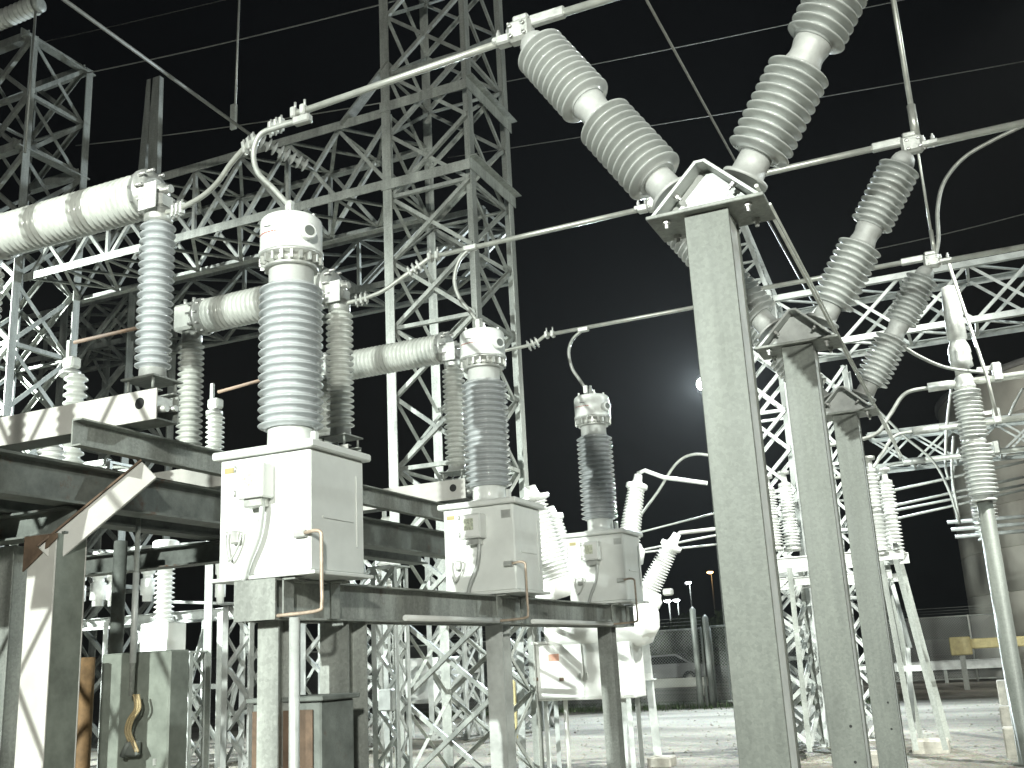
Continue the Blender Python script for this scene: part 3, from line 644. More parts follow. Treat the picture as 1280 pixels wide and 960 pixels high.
def girder(label, xa, xb, y0, y1, z0, z1, panel, ch, br, m, group='lattice girders', dense=True):
    t = thing('lattice_girder', label, 'girder', ((xa + xb) / 2, y0, z0), group)
    for y in (y0, y1):
        for z in (z0, z1): bar('chord', (xa, y, z), (xb, y, z), ch, m, t, ref=(0, (y0 + y1) / 2 - y, 0))
    n = max(1, round(abs(xb - xa) / panel)); h = (xb - xa) / n
    for k in range(n):
        a, b = xa + k * h, xa + (k + 1) * h
        for y in (y0, y1):
            s_ = .03 if y == y0 else -.03
            bar('brace', (a, y + s_, z0), (b, y + s_, z1), br, m, t, ref=(0, 1, 0)); bar('brace', (b, y + 2 * s_, z0), (a, y + 2 * s_, z1), br, m, t, ref=(0, 1, 0))
            if dense and k % 2 == 0: bar('post', (a, y + s_, z0), (a, y + s_, z1), br, m, t, ref=(0, 1, 0))
        for z in (z0, z1):
            bar('brace', (a, y0, z), (b, y1, z), br, m, t); bar('strut', (a, y0, z), (a, y1, z), br, m, t)
            if dense: bar('brace', (b, y0, z + .03), (a, y1, z + .03), br, m, t)
    return t
gt = girder('long dark grey lattice girder spanning between the two tall towers', TX0 - .02, T0X1 + .02, 13.55, 14.9, 9.16, 10.45, 1.05, .15, .062, 'galv_old')
a = u(188, 218, Y=14.9); b = u(194, 98, Y=14.9)
for dx, tw in ((-.35, .17), (.12, .24)):
    G().prism([(a.x + dx * .8 - tw / 2, 14.86, 10.5), (a.x + dx * .8 + tw / 2, 14.86, 10.5), (b.x + dx * .3 + tw / 2, 14.86, b.z), (b.x + dx * .3 - tw / 2, 14.86, b.z)], (0, .12, 0)).obj('peak_leg', 'galv_old', gt)
# dead end brace up the tower and bracket plates
bar('diagonal', u(425, 154, Y=13.5), u(484, 76, Y=13.5), .2, 'galv_old', gt)

t = thing('lattice_tower', 'far lattice tower standing behind the breaker interrupters', 'tower', (-20.8, 20, 0), 'lattice towers')
lattice(t, -21.9, -19.7, 20, 21.6, 0, 11.6, 2.0, .24, .10, 'galv')
girder('far lattice girder behind the long dark girder', -9.2, -33, 20.1, 21.5, 10.3, 11.6, 1.7, .15, .08, 'galv')
girder('low far lattice girder behind the nearest breaker', -16.6, -30, 16.5, 17.5, 5.2, 6.1, 1.2, .12, .07, 'galv')

# right hand bay: tower with peak, girders
t = thing('lattice_tower', 'bright lattice tower with pointed peak behind the nearest V switch column', 'tower', (-3.1, 18, 0), 'lattice towers')
lattice(t, -3.42, -2.72, 18, 18.7, 0, 7.6, .72, .11, .055, 'galv_lite')
ap = V((-3.3, 18.35, 9.9))
for (x, y) in ((-3.42, 18), (-2.72, 18), (-2.72, 18.7), (-3.42, 18.7)): bar('peak_leg', (x, y, 7.6), ap, .09, 'galv_lite', t)
for k in range(1, 6):
    f = k / 6; c = [V((x, y, 7.6)).lerp(ap, f) for (x, y) in ((-3.42, 18), (-2.72, 18), (-2.72, 18.7))]; c2 = [V((x, y, 7.6)).lerp(ap, f - 1 / 6) for (x, y) in ((-3.42, 18), (-2.72, 18), (-2.72, 18.7))]
    bar('peak_brace', c[0], c[1], .05, 'galv_lite', t); bar('peak_brace', c2[0], c[1], .05, 'galv_lite', t); bar('peak_brace', c[1], c[2], .05, 'galv_lite', t); bar('peak_brace', c2[1], c[2], .05, 'galv_lite', t)
t = thing('lattice_column', 'slim pale lattice column seen between the middle and last switch columns', 'column', (-1.95, 19, 0), 'lattice columns of the far bay')
lattice(t, -2.25, -1.75, 19, 19.5, 0, 6.4, .6, .10, .05, 'galv_lite', pattern='X')
girder('pale lattice girder behind the V switches at the height of their tops', -2.7, 9.0, 18.0, 19.0, 6.58, 7.54, 1.05, .10, .05, 'galv_lite', dense=False)
girder('far pale lattice girder low behind the last V switch', -2.25, 11.0, 28.0, 29.0, 5.9, 6.75, 1.0, .10, .05, 'galv_lite', dense=False)

# ------------------------------------------------------------------ posts of the far right bay
for i, Y in enumerate((15.2, 18.4, 21.6)):
    p = u(1206, 480, Y=15.2); X, zt = p.x, p.z
    lab = ('tall post insulator on a steel pipe at the right with bus tube clamped on top', 'second post insulator of the far right row, partly hidden by the first', 'last post insulator of the far right row')[i]
    t = thing('post_insulator', lab, 'insulator', (X, Y, 0), 'post insulators of the far right bay')
    G().lathe((X, Y, 0), (0, 0, 1), [(0, .18), (.02, .18), (.021, .11), (zt - 1.62, .10)], 20).obj('pipe_support', 'column', t)
    G().lathe((X, Y, zt - 1.62), (0, 0, 1), [(0, .16), (.03, .16), (.031, .13), (.08, .12)], 24).obj('foot', 'cast', t)
    G().lathe((X, Y, zt - 1.54), (0, 0, 1), sheds(.70, 12, .135, .20), 32).obj('insulator', 'porc', t)
    G().lathe((X, Y, zt - .84), (0, 0, 1), [(0, .14), (.03, .15), (.05, .15), (.08, .14)], 24).obj('joint', 'cast', t)
    G().lathe((X, Y, zt - .76), (0, 0, 1), sheds(.68, 12, .12, .185), 32).obj('insulator', 'porc', t)
    G().lathe((X, Y, zt - .08), (0, 0, 1), [(0, .13), (.04, .14), (.10, .12), (.16, .12), (.2, .10)], 24).obj('cap', 'cast', t)
    if i == 0:
        G().lathe((X, Y, zt + .1), (0, 0, 1), [(0, .10), (.12, .10), (.14, .15), (.22, .14), (.24, .15), (.32, .14), (.34, .15), (.42, .14), (.52, .10), (.54, .13), (1.05, .12), (1.3, .10)], 24).obj('upper_sleeve', 'cast', t)
    b = thing('bus_tube', ('horizontal bus tube with clamp on the first far right post', 'horizontal bus tube on the second far right post', 'horizontal bus tube on the last far right post')[i], 'bus', (X, Y, zt), 'bus tubes of the far right bay')
    xl = u(1165, 487, Y=15.2).x - .4 * i
    G().cyl((xl, Y, zt + .02), (X + 5, Y, zt + .02), .05, 12).obj('tube', 'alum', b)
    G().cyl((xl - .05, Y, zt + .02), (xl + .35, Y, zt + .02), .065, 12).obj('sleeve', 'cast', b)
    G().box((X + .42, Y, zt + .10), (.12, .14, .26), bev=.02).box((X + .30, Y, zt + .17), (.24, .05, .06)).obj('clamp', 'cast', b)
    pts = curve([(xl, Y, zt + .02), (xl - .35, Y, zt - .02), (xl - .6, Y, zt - .30), (xl - .85, Y, zt - .55), (xl - 1.5, Y, zt - .62)], 8)
    wire(('bent lead hanging from the first far right bus tube', 'bent lead hanging from the second far right bus tube', 'bent lead hanging from the last far right bus tube')[i], pts, .028, 'wire', 'bus_lead', 'conductor', 'leads of the far right bay', 8)

# switch stand of the far bay
Y = 16.6
pl, pr = u(952, 702, Y=Y), u(1134, 702, Y=Y); zt = (pl.z + pr.z) / 2
t = thing('equipment_stand', 'pale steel stand with platform carrying white bushings behind the switch columns', 'stand', ((pl.x + pr.x) / 2, Y, 0))
for dy in (-.5, .5):
    G().sect((pl.x - .2, Y + dy, zt), (pr.x, Y + dy, zt), 'C', .16, .08, .012).obj('rail', 'white', t)
    G().sect((pl.x - .2, Y + dy, zt - .28), (pr.x - .2, Y + dy, zt - .28), 'C', .12, .06, .01).obj('lower_rail', 'white', t)
for x in (pl.x, (pl.x + pr.x) / 2, pr.x - .1): G().sect((x, Y - .7, zt + .1), (x, Y + .7, zt + .1), 'C', .10, .06, .01).obj('cross_rail', 'galv_lite', t)
for x, dxx in ((pl.x + .02, .0), (pl.x + .5, .0), (pr.x - .32, .12), (pr.x - .12, .30)):
    for dy in (-.5, .5): bar('leg', (x + dxx, Y + dy * 1.2, .12), (x, Y + dy, zt - .08), .075, 'galv', t)
for k in range(6):
    za, zb = .2 + k * .4, .2 + (k + 1) * .4
    if zb < zt:
        for dy in (-.5, .5): bar('brace', (pl.x + .02, Y + dy, za if k % 2 else zb), (pl.x + .5, Y + dy, zb if k % 2 else za), .06, 'galv_lite', t)
        bar('brace', (pl.x + .5, Y - .5, za), (pl.x + .5, Y + .5, zb), .06, 'galv_lite', t)
for k in range(2): bar('brace', (pr.x - .2 + .1 * k, Y - .5, .5 + k), (pr.x - .2 - .1 * k, Y + .5, 1.5 + k), .07, 'galv_lite', t)
bar('brace', (pr.x + .02, Y - .55, 1.2), (pr.x - .3, Y - .55, 1.2), .08, 'galv_lite', t)
for k, (px, py0, py1, yy) in enumerate(((968, 612, 684, 16.3), (990, 605, 684, 16.9), (1102, 585, 690, 16.2), (1120, 600, 694, 16.9))):
    a = u(px, py1, Y=yy); b = u(px, py0, Y=yy); L = b.z - a.z
    lab = ('white two unit bushing at the tower end of the stand', 'second white bushing beside it on the tower end of the stand', 'white two unit bushing at the open end of the stand', 'rear white bushing at the open end of the stand')[k]
    s = thing('bushing', lab, 'bushing', a, 'white bushings on the stand')
    G().lathe(a - V((0, 0, .06)), (0, 0, 1), [(0, .13), (.05, .13), (.06, .10), (.08, .10)], 20).obj('foot', 'cast', s)
    G().lathe(a + V((0, 0, .02)), (0, 0, 1), sheds(L * .44, 9, .09, .14), 24).obj('insulator', 'porc_white', s)
    G().lathe(a + V((0, 0, L * .46)), (0, 0, 1), [(0, .10), (.04, .11), (.08, .10)], 20).obj('joint', 'cast', s)
    G().lathe(a + V((0, 0, L * .46 + .08)), (0, 0, 1), sheds(L * .42, 9, .08, .125), 24).obj('insulator', 'porc_white', s)
    G().lathe(a + V((0, 0, L * .88 + .08)), (0, 0, 1), [(0, .10), (.06, .10), (.08, .05), (.2, .04), (.21, .09), (.26, .09)], 16).obj('cap', 'cast', s)
p = u(1165, 940, Z=0); tag(G().box((p.x, p.y, .07), (.5, .5, .22), bev=.02).obj('concrete_footing', 'concrete'), 'square concrete footing under the open end of the far stand', 'footing')
p = u(1100, 955, Z=0); tag(G().box((p.x, p.y, .06), (.45, .45, .2), bev=.02).obj('concrete_footing', 'concrete'), 'concrete footing behind the last switch column', 'footing')

for px, py, sz, lab in ((1262, 868, .42, 'tall pale concrete block by the far right posts'), (1268, 905, .34, 'small concrete block before the far right posts'), (1274, 935, .3, 'smallest concrete block at the foot of the tall right post')):
    p = u(px, py + 12, Z=0); tag(G().box((p.x, p.y, sz * .55), (sz, sz, sz * 1.5), bev=.02).obj('concrete_block', 'concrete'), lab, 'block', 'concrete blocks')

# ------------------------------------------------------------------ dead tank breaker with inclined white bushings and its cabinet
def inclined_bushing(t, base, tip, r, m='porc_white', n=16):
    d = tip - base; L = d.length; d = d / L
    G().lathe(base - d * .15, d, [(0, r * 1.5), (.22, r * 1.5), (.26, r * 1.25), (.30, r * 1.15)], 24).obj('turret', 'white', t)
    b = G().lathe(base + d * .14, d, [(z, rr * (1 - .32 * z / L)) for z, rr in sheds(L - .30, n, r * .74, r)], 28).obj('bushing', m, t)
    G().lathe(tip - d * .17, d, [(0, r * .65), (.03, r * .95), (.09, r * .95), (.11, r * .5), (.17, r * .4), (.26, r * .35)], 20).obj('bushing_cap', 'white', t)
Yd = 15.6
t = thing('tank_breaker', 'white dead tank breaker with inclined bushings beyond the last current transformer', 'breaker', (u(745, 900, Y=Yd).x, Yd, 0))
pr_ = ((u(700, 735, Y=Yd - .5), u(664, 615, Y=Yd - .7)), (u(784, 690, Y=Yd + .9), u(797, 600, Y=Yd + 1.1)), (u(806, 748, Y=Yd - .4), u(843, 674, Y=Yd - .4)), (u(716, 725, Y=Yd + .8), u(690, 640, Y=Yd + .9)))
for k, (b, tp) in enumerate(pr_): inclined_bushing(t, b, tp, (.27, .19, .17, .18)[k], n=(20, 18, 16, 14)[k])
for y, dz in ((Yd - .5, -.18), (Yd + .8, .0)):
    a = u(690, 775, Y=y); b = u(812, 775, Y=y)
    G().lathe((a.x - .1, y, a.z + dz), (1, 0, 0), [(0, .05), (.02, .16), (.06, .24), (.14, .27), (b.x - a.x, .27), (b.x - a.x + .1, .24), (b.x - a.x + .14, .16), (b.x - a.x + .16, .05)], 28).obj('tank', 'white', t)
e = u(811, 775, Y=Yd - .5)
G().lathe(e + V((-.03, -.1, .05)), (.25, -.3, -.9), [(-.30, .12), (-.2, .20), (0, .22), (.2, .18), (.30, .10)], 24).obj('transformer_housing', 'white', t)
p = u(835, 740, Y=Yd - .3); G().box(p, (.14, .14, .10), bev=.02).obj('terminal_box', 'cast', t)
c0 = u(725, 870, Y=Yd - .6)
for px, py in ((655, 960), (782, 960), (825, 955)):
    p = u(px, py, Z=0); tp = u(px - (18 if px == 825 else 3), 800, Y=p.y)
    bar('leg', (p.x, p.y, .0), (tp.x, tp.y, 1.95), .12, 'galv_lite', t)
p1, p2 = u(782, 850, Y=15.27), u(818, 845, Y=15.7); bar('strut', p1, p2, .1, 'galv_lite', t)
for px, py, ln in ((800, 592, 1), (845, 668, 2)): pass
wire('pale tube lead from the upright white bushing toward the stand', [u(797, 592, Y=Yd + 1.1), u(806, 588, Y=Yd + 1.1), u(830, 597, Y=Yd + 1.1), u(884, 604, Y=Yd + 1.1)], .035, 'white', 'bushing_lead', 'conductor', 'leads of the tank breaker', 10)
wire('pale tube lead from the leaning white bushing toward the stand', [u(842, 674, Y=Yd - .4), u(850, 666, Y=Yd - .4), u(870, 664, Y=Yd - .3), u(905, 660, Y=Yd - .2)], .03, 'white', 'bushing_lead', 'conductor', 'leads of the tank breaker', 10)
wire('curved lead rising behind the upright white bushing', curve([u(800, 645, Y=17), u(822, 615, Y=17), u(845, 580, Y=17), u(868, 568, Y=17), u(905, 572, Y=17)]), .025, 'wire', 'bushing_lead', 'conductor', 'leads of the tank breaker', 8)
for k, (y0_, y1_) in enumerate(((690, 668), (692, 680), (668, 640))):
    wire('straight cable passing behind the leaning bushing, ' + ('middle of three', 'lowest of three', 'highest of three')[k], [u(790, y0_, Y=18 + k), u(900, y1_, Y=18 + k)], .02, 'wire', 'far_cable', 'wire', 'cables behind the leaning bushing')
a = u(667, 806, Y=Yd - .7); b = u(789, 800, Y=Yd - .7); c = u(725, 875, Y=Yd - .7); cx = (a.x + b.x) / 2; hh = a.z - c.z
t = thing('breaker_cabinet', 'white mechanism cabinet with double doors and small red mark standing on thin legs', 'cabinet', (cx, Yd - .5, 0))
G().box((cx, Yd - .42, c.z + hh / 2), (b.x - a.x, .5, hh), bev=.015).obj('body', 'white', t)
G().box((cx, Yd - .42, c.z + hh + .02), (b.x - a.x + .08, .58, .04), bev=.01).obj('roof', 'white', t)
for k in (-1, 1): 
    d_ = G().box((cx + k * (b.x - a.x) * .245, Yd - .68, c.z + hh / 2), ((b.x - a.x) * .47, .02, hh * .92), bev=.005).obj('door', 'white', t)
    G().box((cx + k * .05, Yd - .70, c.z + hh * .4), (.025, .03, .10)).obj('handle', 'cast', d_)
dl = t.children[2]
G().box((u(692, 822, Y=Yd - .69).x, Yd - .6925, u(692, 822, Y=Yd - .69).z), (.17, .004, .10)).obj('warning_sign', 'red', dl).data.materials[0] = mat('faded red sign', (.55, .30, .22), .6, 0, .2, 20)
for px in (702, 670): G().box((u(px, 849, Y=Yd - .69).x, Yd - .6925, u(px, 849, Y=Yd - .69).z), (.07, .004, .05)).obj('latch_mark', 'rust', dl)
for sx in (-1, 1):
    for sy in (-1, 1): bar('leg', (cx + sx * (b.x - a.x) * .42, Yd - .42 + sy * .2, 0), (cx + sx * (b.x - a.x) * .42, Yd - .42 + sy * .2, c.z + .01), .07, 'galv_lite', t)
G().cyl((u(707, 880, Y=Yd - .5).x, Yd - .5, 0), (u(707, 880, Y=Yd - .5).x, Yd - .5, c.z), .035, 10).obj('conduit', 'white', t)
p = u(828, 957, Z=0); tag(G().box((p.x, p.y, .05), (.35, .35, .16), bev=.02).obj('concrete_footing', 'concrete'), 'small footing under the slanted leg of the tank breaker', 'footing')

# ------------------------------------------------------------------ left background bay
def small_post(px, py0, py1, Y, r, m, label, head=True, n=10, grp='post insulators beyond the platform'):
    a = u(px, py1, Y=Y); b = u(px, py0, Y=Y); L = b.z - a.z
    t = thing('post_insulator', label, 'insulator', a, grp)
    G().lathe(a, (0, 0, 1), [(0, r * 1.05), (.05, r * 1.05), (.06, r * .8), (.08, r * .8)], 20).obj('foot', 'cast', t)
    G().lathe(a + V((0, 0, .08)), (0, 0, 1), sheds(L - .18, n, r * .68, r), 24).obj('insulator', m, t)
    G().lathe(b - V((0, 0, .10)), (0, 0, 1), [(0, r * .9), (.07, r * .9), (.09, r * .5), (.1, r * .5)], 20).obj('cap', 'cast', t)
    if head: 
        h = G().box(b + V((.02, 0, .09)), (.22, .18, .17), bev=.03).obj('switch_head', 'porc_lite', t)
        G().box(b + V((-.05, 0, .30)), (.07, .05, .30), bev=.01).obj('jaw', 'galv_old', t)
    return t, a, b
# the far switch behind the breakers (rusty blades)
for k, (px, py0, py1, Y, pxe, pye) in enumerate(((88, 462, 600, 10.6, 215, 400), (268, 512, 580, 13.2, 385, 459))):
    t, a, b = small_post(px, py0, py1, Y, .165 if k == 0 else .15, 'porc_lite', ('ribbed post with blade rising behind the nearest platform beam', 'ribbed post with blade standing between the breaker posts')[k], n=12 if k == 0 else 9, grp='blade switch posts')
    st = u(px + 5, py0 - 34 if k == 0 else py0 - 22, Y=Y); G().cyl(st, u(pxe, pye, Y=Y), .028, 10).obj('blade', 'rust', t)
    bar('support', (a.x, a.y, 0), (a.x, a.y, a.z), .15, 'galv', t)
t, a, b = small_post(62, 552, 610, 9.4, .17, 'porc_white', 'tilted stack of pale discs under the nearest platform beam', head=False, n=6, grp='blade switch posts')
bar('support', (a.x, a.y, 0), (a.x, a.y, a.z), .15, 'galv', t)

Yb = 16.0
zb = u(200, 772, Y=Yb).z
xa, xb = u(80, 772, Y=Yb).x, u(300, 772, Y=Yb).x
t = thing('bus_stand', 'pale steel frame with cross bars carrying small white insulators beyond the platform', 'stand', ((xa + xb) / 2, Yb, 0))
G().sect((xa - 3, Yb, zb), (xb + .2, Yb, zb), 'C', .17, .08, .012).obj('rail', 'galv_lite', t)
G().sect((xa - 3, Yb + .9, zb), (xb + .2, Yb + .9, zb), 'C', .17, .08, .012).obj('rail', 'galv_lite', t)
for px in (20, 132, 216, 276):
    x = u(px, 850, Y=Yb).x
    for dy in (0, .9): bar('leg', (x, Yb + dy, 0), (x, Yb + dy, zb), .12, 'galv_lite', t)
    bar('strut', (x, Yb, .9), (x, Yb + .9, .9), .08, 'galv_lite', t); bar('brace', (x, Yb, .2), (x, Yb + .9, zb - .1), .07, 'galv_lite', t)
bar('strut', (u(216, 858, Y=Yb).x, Yb, u(216, 858, Y=Yb).z), (u(276, 858, Y=Yb).x, Yb, u(276, 858, Y=Yb).z), .09, 'galv_lite', t)
bar('brace', (u(216, 830, Y=Yb).x, Yb, u(216, 830, Y=Yb).z), (u(276, 935, Y=Yb).x, Yb, u(276, 935, Y=Yb).z), .07, 'galv_lite', t)
t = thing('current_transformer', 'small white current transformer on a box in the bay beyond the platform', 'transformer', (u(203, 820, Y=Yb - .6).x, Yb - .6, 0))
x = WP[t].x; y = Yb - .6
z0, z1 = u(203, 820, Y=y).z, u(203, 779, Y=y).z; z2 = u(205, 702, Y=y).z; z3 = u(205, 684, Y=y).z
G().box((x, y, (z0 + z1) / 2), (.66, .5, z1 - z0), bev=.02).obj('tank', 'white', t)
G().lathe((x, y, z1 - .01), (0, 0, 1), sheds(z2 - z1, 13, .13, .185), 28).obj('insulator', 'porc_white', t)
G().lathe((x, y, z2 - .01), (0, 0, 1), [(0, .20), (.03, .24), (z3 - z2 + .1, .24), (z3 - z2 + .13, .2)], 24).obj('head', 'white', t)
lattice(t, x - .22, x + .22, y - .2, y + .2, 0, z0, .45, .08, .05, 'galv_lite')
for k, (px, py0, py1, r) in enumerate(((122, 695, 758, .16), (140, 700, 758, .12), (184, 690, 752, .14), (275, 690, 755, .10), (100, 700, 760, .10))):
    s = thing('small_bushing', ('fat smooth white bushing on the rail left of the dark round post', 'slimmer white bushing close beside the fat smooth one', 'white bushing on the rail next to the small current transformer', 'thin white bushing at the end of the rail by the first transformer box', 'thin white bushing on the rail just behind the cream column')[k], 'bushing', u(px, py1, Y=Yb), 'small white bushings beyond the platform')
    a, b = u(px, py1, Y=Yb + .1), u(px, py0, Y=Yb + .1)
    G().lathe(a, (0, 0, 1), [(0, r * .7), (.12, r * .7), (.13, r), ((b.z - a.z) * .45, r), ((b.z - a.z) * .47, r * .7), ((b.z - a.z) * .55, r * .7), ((b.z - a.z) * .57, r), ((b.z - a.z) * .93, r), (b.z - a.z, r * .5)], 20).obj('body', 'porc_white', s)
    G().box(b + V((.02, 0, .05)), (.25, .12, .10), bev=.02).obj('clamp', 'cast', s)
for k, (x0_, y0_, x1_, y1_) in enumerate(((108, 660, 320, 630), (150, 687, 300, 676), (112, 688, 320, 698), (205, 752, 300, 755))):
    wire(('thick pale tube above the small bushings', 'thick pale tube along the caps of the small bushings', 'thin pale tube sloping down behind the small transformer head', 'thin pale tube just above the rail of the small bushings')[k], [u(x0_, y0_, Y=Yb + .1 * k), u(x1_, y1_, Y=Yb + .1 * k)], .045 if k < 2 else .03, 'galv_lite', 'pale_tube', 'tube', 'tubes beyond the platform', 10)
# slim bright lattice columns under and behind the platform
for k, (px, Y, wd, zt_) in enumerate(((297, 9.6, .30, 2.35), (397, 11.2, .38, 2.5), (482, 12.4, .30, 2.9), (28, 11.5, .5, 2.9), (225, 12.8, .34, 1.95), (10, 8.6, .4, 2.7), (452, 19, .8, 4.2), (560, 21, .8, 4.2), (655, 23, .8, 4.2))):
    p = u(px, 850, Y=Y)
    labs = ('slim bright lattice column left of the first transformer legs', 'bright lattice column seen between the first transformer legs', 'bright lattice column right behind the first transformer legs', 'lattice column behind the cream platform column', 'short lattice column right behind the grey green cabinet', 'lattice column at the outer platform corner', 'far pale lattice column left of the main tower foot', 'far pale lattice column seen through the main tower foot', 'far pale lattice column beside the breaker cabinet')
    t = thing('lattice_column', labs[k], 'column', (p.x, Y, 0), 'slim lattice columns')
    lattice(t, p.x - wd / 2, p.x + wd / 2, Y, Y + wd, 0, zt_, .36 if k < 6 else .7, .075 if k < 6 else .12, .045 if k < 6 else .07, 'galv_lite', pattern='X' if k > 5 else 'Z', faces='frlb')
    G().box((p.x, Y + wd / 2, zt_ + .012), (wd + .12, wd + .12, .022)).obj('cap_plate', 'galv_lite', t)
# equipment box on the lattice columns and white posts seen through the tower foot
for k, (px, py, Y, sx, sz, m) in enumerate(((484, 875, 12.2, .2, .28, 'galv_lite'), (538, 850, 22, 1.2, 1.0, 'white'), (645, 740, 22, 1.0, .9, 'grey_paint'), (430, 700, 21, .7, .6, 'white'))):
    p = u(px, py, Y=Y); labs = ('small grey box fixed on the bright lattice column', 'far white cabinet seen through the tower foot', 'far pale cabinet behind the middle transformer', 'far white box behind the beam of the transformers')
    t = thing('equipment_box', labs[k], 'box', (p.x, p.y, 0 if k else p.z - .14), 'far equipment boxes')
    G().box(p, (sx, sx * .6, sz), bev=.02).obj('body', m, t); G().box(p + V((0, -sx * .3 - .008, 0)), (sx * .9, .012, sz * .88), bev=.004).obj('door', m, t)
    if k:
        for s_ in (-1, 1): bar('leg', (p.x + s_ * sx * .4, p.y, 0), (p.x + s_ * sx * .4, p.y, p.z - sz / 2), .09, 'galv_lite', t)
t, a, b = small_post(484, 660, 735, 14.8, .17, 'porc_white', 'white ribbed post with square head behind the first transformer box', head=True, n=9, grp='post insulators beyond the beam')
bar('support', (a.x, a.y, 0), (a.x, a.y, a.z), .15, 'galv_lite', t)

# ------------------------------------------------------------------ strain string, hanging leads and overhead wires
a, b = u(392, 212, Y=13.5), u(318, 172, Y=12.6)
t = thing('insulator_string', 'string of small glossy dark discs pulling from the girder behind the first jumper', 'insulator', a)
d = (b - a); L = d.length; d = d / L
for k in range(8):
    G().lathe(a + d * (.12 + k * (L - .2) / 8), d, [(0, .03), (.03, .05), (.04, .12), (.055, .125), (.07, .05), (.12, .03)], 24).obj('disc', 'porc', t)
G().cyl(a, b, .018, 8).obj('link', 'galv_old', t)
a2 = u(76, 0, Y=8.2); c2 = u(64, -12, Y=8.0)
wire('thick dark cable slanting down across the sky to the insulator string', [c2 + (c2 - b) * .5, c2, b], .028, 'wire_dark')
p = u(292, 146, Y=12.4)
t = thing('hanging_lead', 'thin vertical lead dropping from above onto the slanting cable', 'wire', p)
G().cyl(u(294, 136, Y=12.4), u(300, -30, Y=12.4), .018, 8).obj('conductor', 'wire', t); G().box(p, (.12, .06, .46), bev=.02).obj('clamp', 'galv_old', t)
for k, (x0_, y0_, x1_, y1_, Y, lab) in enumerate(((100, 93, 520, -6, 14.6, 'thin wire from the open tower top across to the main tower'), (95, 182, 480, 128, 15.5, 'thin wire passing just above the long girder'), (20, 60, 520, -60, 20, 'thin high wire above the open tower'),
        (560, 116, 1300, -38, 22, 'thin wire crossing the sky above the V switches'), (560, 197, 1300, 73, 24, 'thin wire crossing the sky between the V switch arms'), (1040, 322, 1300, 262, 26, 'thin wire just over the pale girder'))):
    wire(lab, sag(u(x0_, y0_, Y=Y), u(x1_, y1_, Y=Y), .06), .013)
p0 = u(811, 5, X=-2.4); p1 = u(905, 176, X=-2.4); d = p1 - p0
wire('dull cable running away overhead between the two arms of the first V switch', [p0 - d * .5, p1 + d * 3], .016)
for k, (dx, dz, r_) in enumerate(((.30, .02, .011), (.36, -.10, .007))):
    wire(('pale operating rod linking the saddles of the three V switches', 'thin guy wire beside the operating rod of the V switches')[k], [(VX + dx, 5.3, 3.98 + dz), (VX + dx, 14.5, 3.98 + dz)], r_, 'alum', ('operating_rod', 'guy_wire')[k], ('rod', 'wire')[k], None, 8)
# risers on the right
X = VX + 1.10
for Y, lab in ((8.5, 'vertical rod rising from the right head of the middle V switch'), (11.5, 'thin vertical rod rising from the right head of the last V switch')):
    t = thing('bus_riser', lab, 'conductor', (X + .03, Y, 5.6), 'risers of the V switches')
    G().cyl((X + .03, Y, 5.6), (X + .03, Y, 8.2), .022 if Y < 9 else .014, 10).obj('rod', 'alum', t); G().cyl((X + .03, Y, 5.58), (X + .03, Y, 5.85), .034 if Y < 9 else .022, 10).obj('sleeve', 'alum', t)
for Y, lab in ((8.5, 'bus tube leaving the middle V switch to the right'), (11.5, 'bus tube leaving the last V switch to the right'), (5.5, 'bus tube leaving the first V switch to the right')):
    tag(G().cyl((X + .1, Y, 5.475), (X + 7, Y, 5.475), .03, 12).obj('bus_tube', 'alum'), lab, 'bus', 'bus tubes right of the V switches')
wire('curved flexible lead swinging up from the last V switch head', curve([u(1170, 318, Y=11.5), u(1173, 298, Y=11.5), u(1172, 262, Y=11.5), u(1180, 228, Y=11.5), u(1204, 198, Y=11.5), u(1240, 176, Y=11.5), u(1290, 152, Y=11.5)]), .022, 'wire', 'flexible_lead', 'conductor', None, 8)
wire('straight thin rod leaning down beside the tall right post', [u(1186, 330, Y=14.6), u(1234, 472, Y=14.6), u(1246, 520, Y=14.6)], .022, 'alum', 'leaning_rod', 'rod', None, 8)
wire('sagging lead between the last V switch and the tall right post', curve([u(1124, 430, Y=13), u(1150, 446, Y=13.6), u(1185, 460, Y=14.4), u(1235, 466, Y=15)]), .022, 'wire', 'sagging_lead', 'conductor', None, 8)
for k, (q) in enumerate((((1086, 502), (1108, 530), (1126, 575)), ((1090, 505), (1130, 545), (1165, 575), (1185, 610), (1200, 655)), ((1190, 480), (1184, 530), (1182, 580), (1186, 600)), ((1192, 545), (1190, 590), (1196, 630), (1200, 655)), ((1279, 485), (1268, 505), (1262, 520)))):
    wire(('short slack lead dropping from the last V switch saddle', 'long slack lead sweeping from the last V switch to the pale pipes', 'nearly straight lead hanging from the first far right bus tube', 'slack lead hanging from the second far right bus tube to the pipes', 'short lead right of the tall right post')[k], curve([u(px, py, Y=20 + k) for px, py in q], 6), .026, 'wire', 'slack_lead', 'conductor', 'slack leads of the far bay', 8)
for k, (x0_, y0_, x1_, y1_) in enumerate(((1112, 614, 1290, 575), (1118, 632, 1290, 594), (1120, 638, 1290, 604), (1122, 648, 1290, 610))):
    wire('straight far cable running right behind the white bushings, ' + ('highest of four', 'second from the top', 'third from the top', 'lowest of four')[k], [u(x0_, y0_, Y=24 + k), u(x1_, y1_, Y=24 + k)], .03, 'wire', 'far_cable', 'wire', 'cables right of the stand')
for k, (y0_) in enumerate((653, 662, 671)):
    wire('pale horizontal pipe in front of the tan tank, ' + ('top of three', 'middle of three', 'bottom of three')[k], [u(1184 + 5 * k, y0_, Y=30), u(1300, y0_ - 9, Y=30)], .05, 'galv_lite', 'pale_pipe', 'pipe', 'pipes before the tan tank', 8)
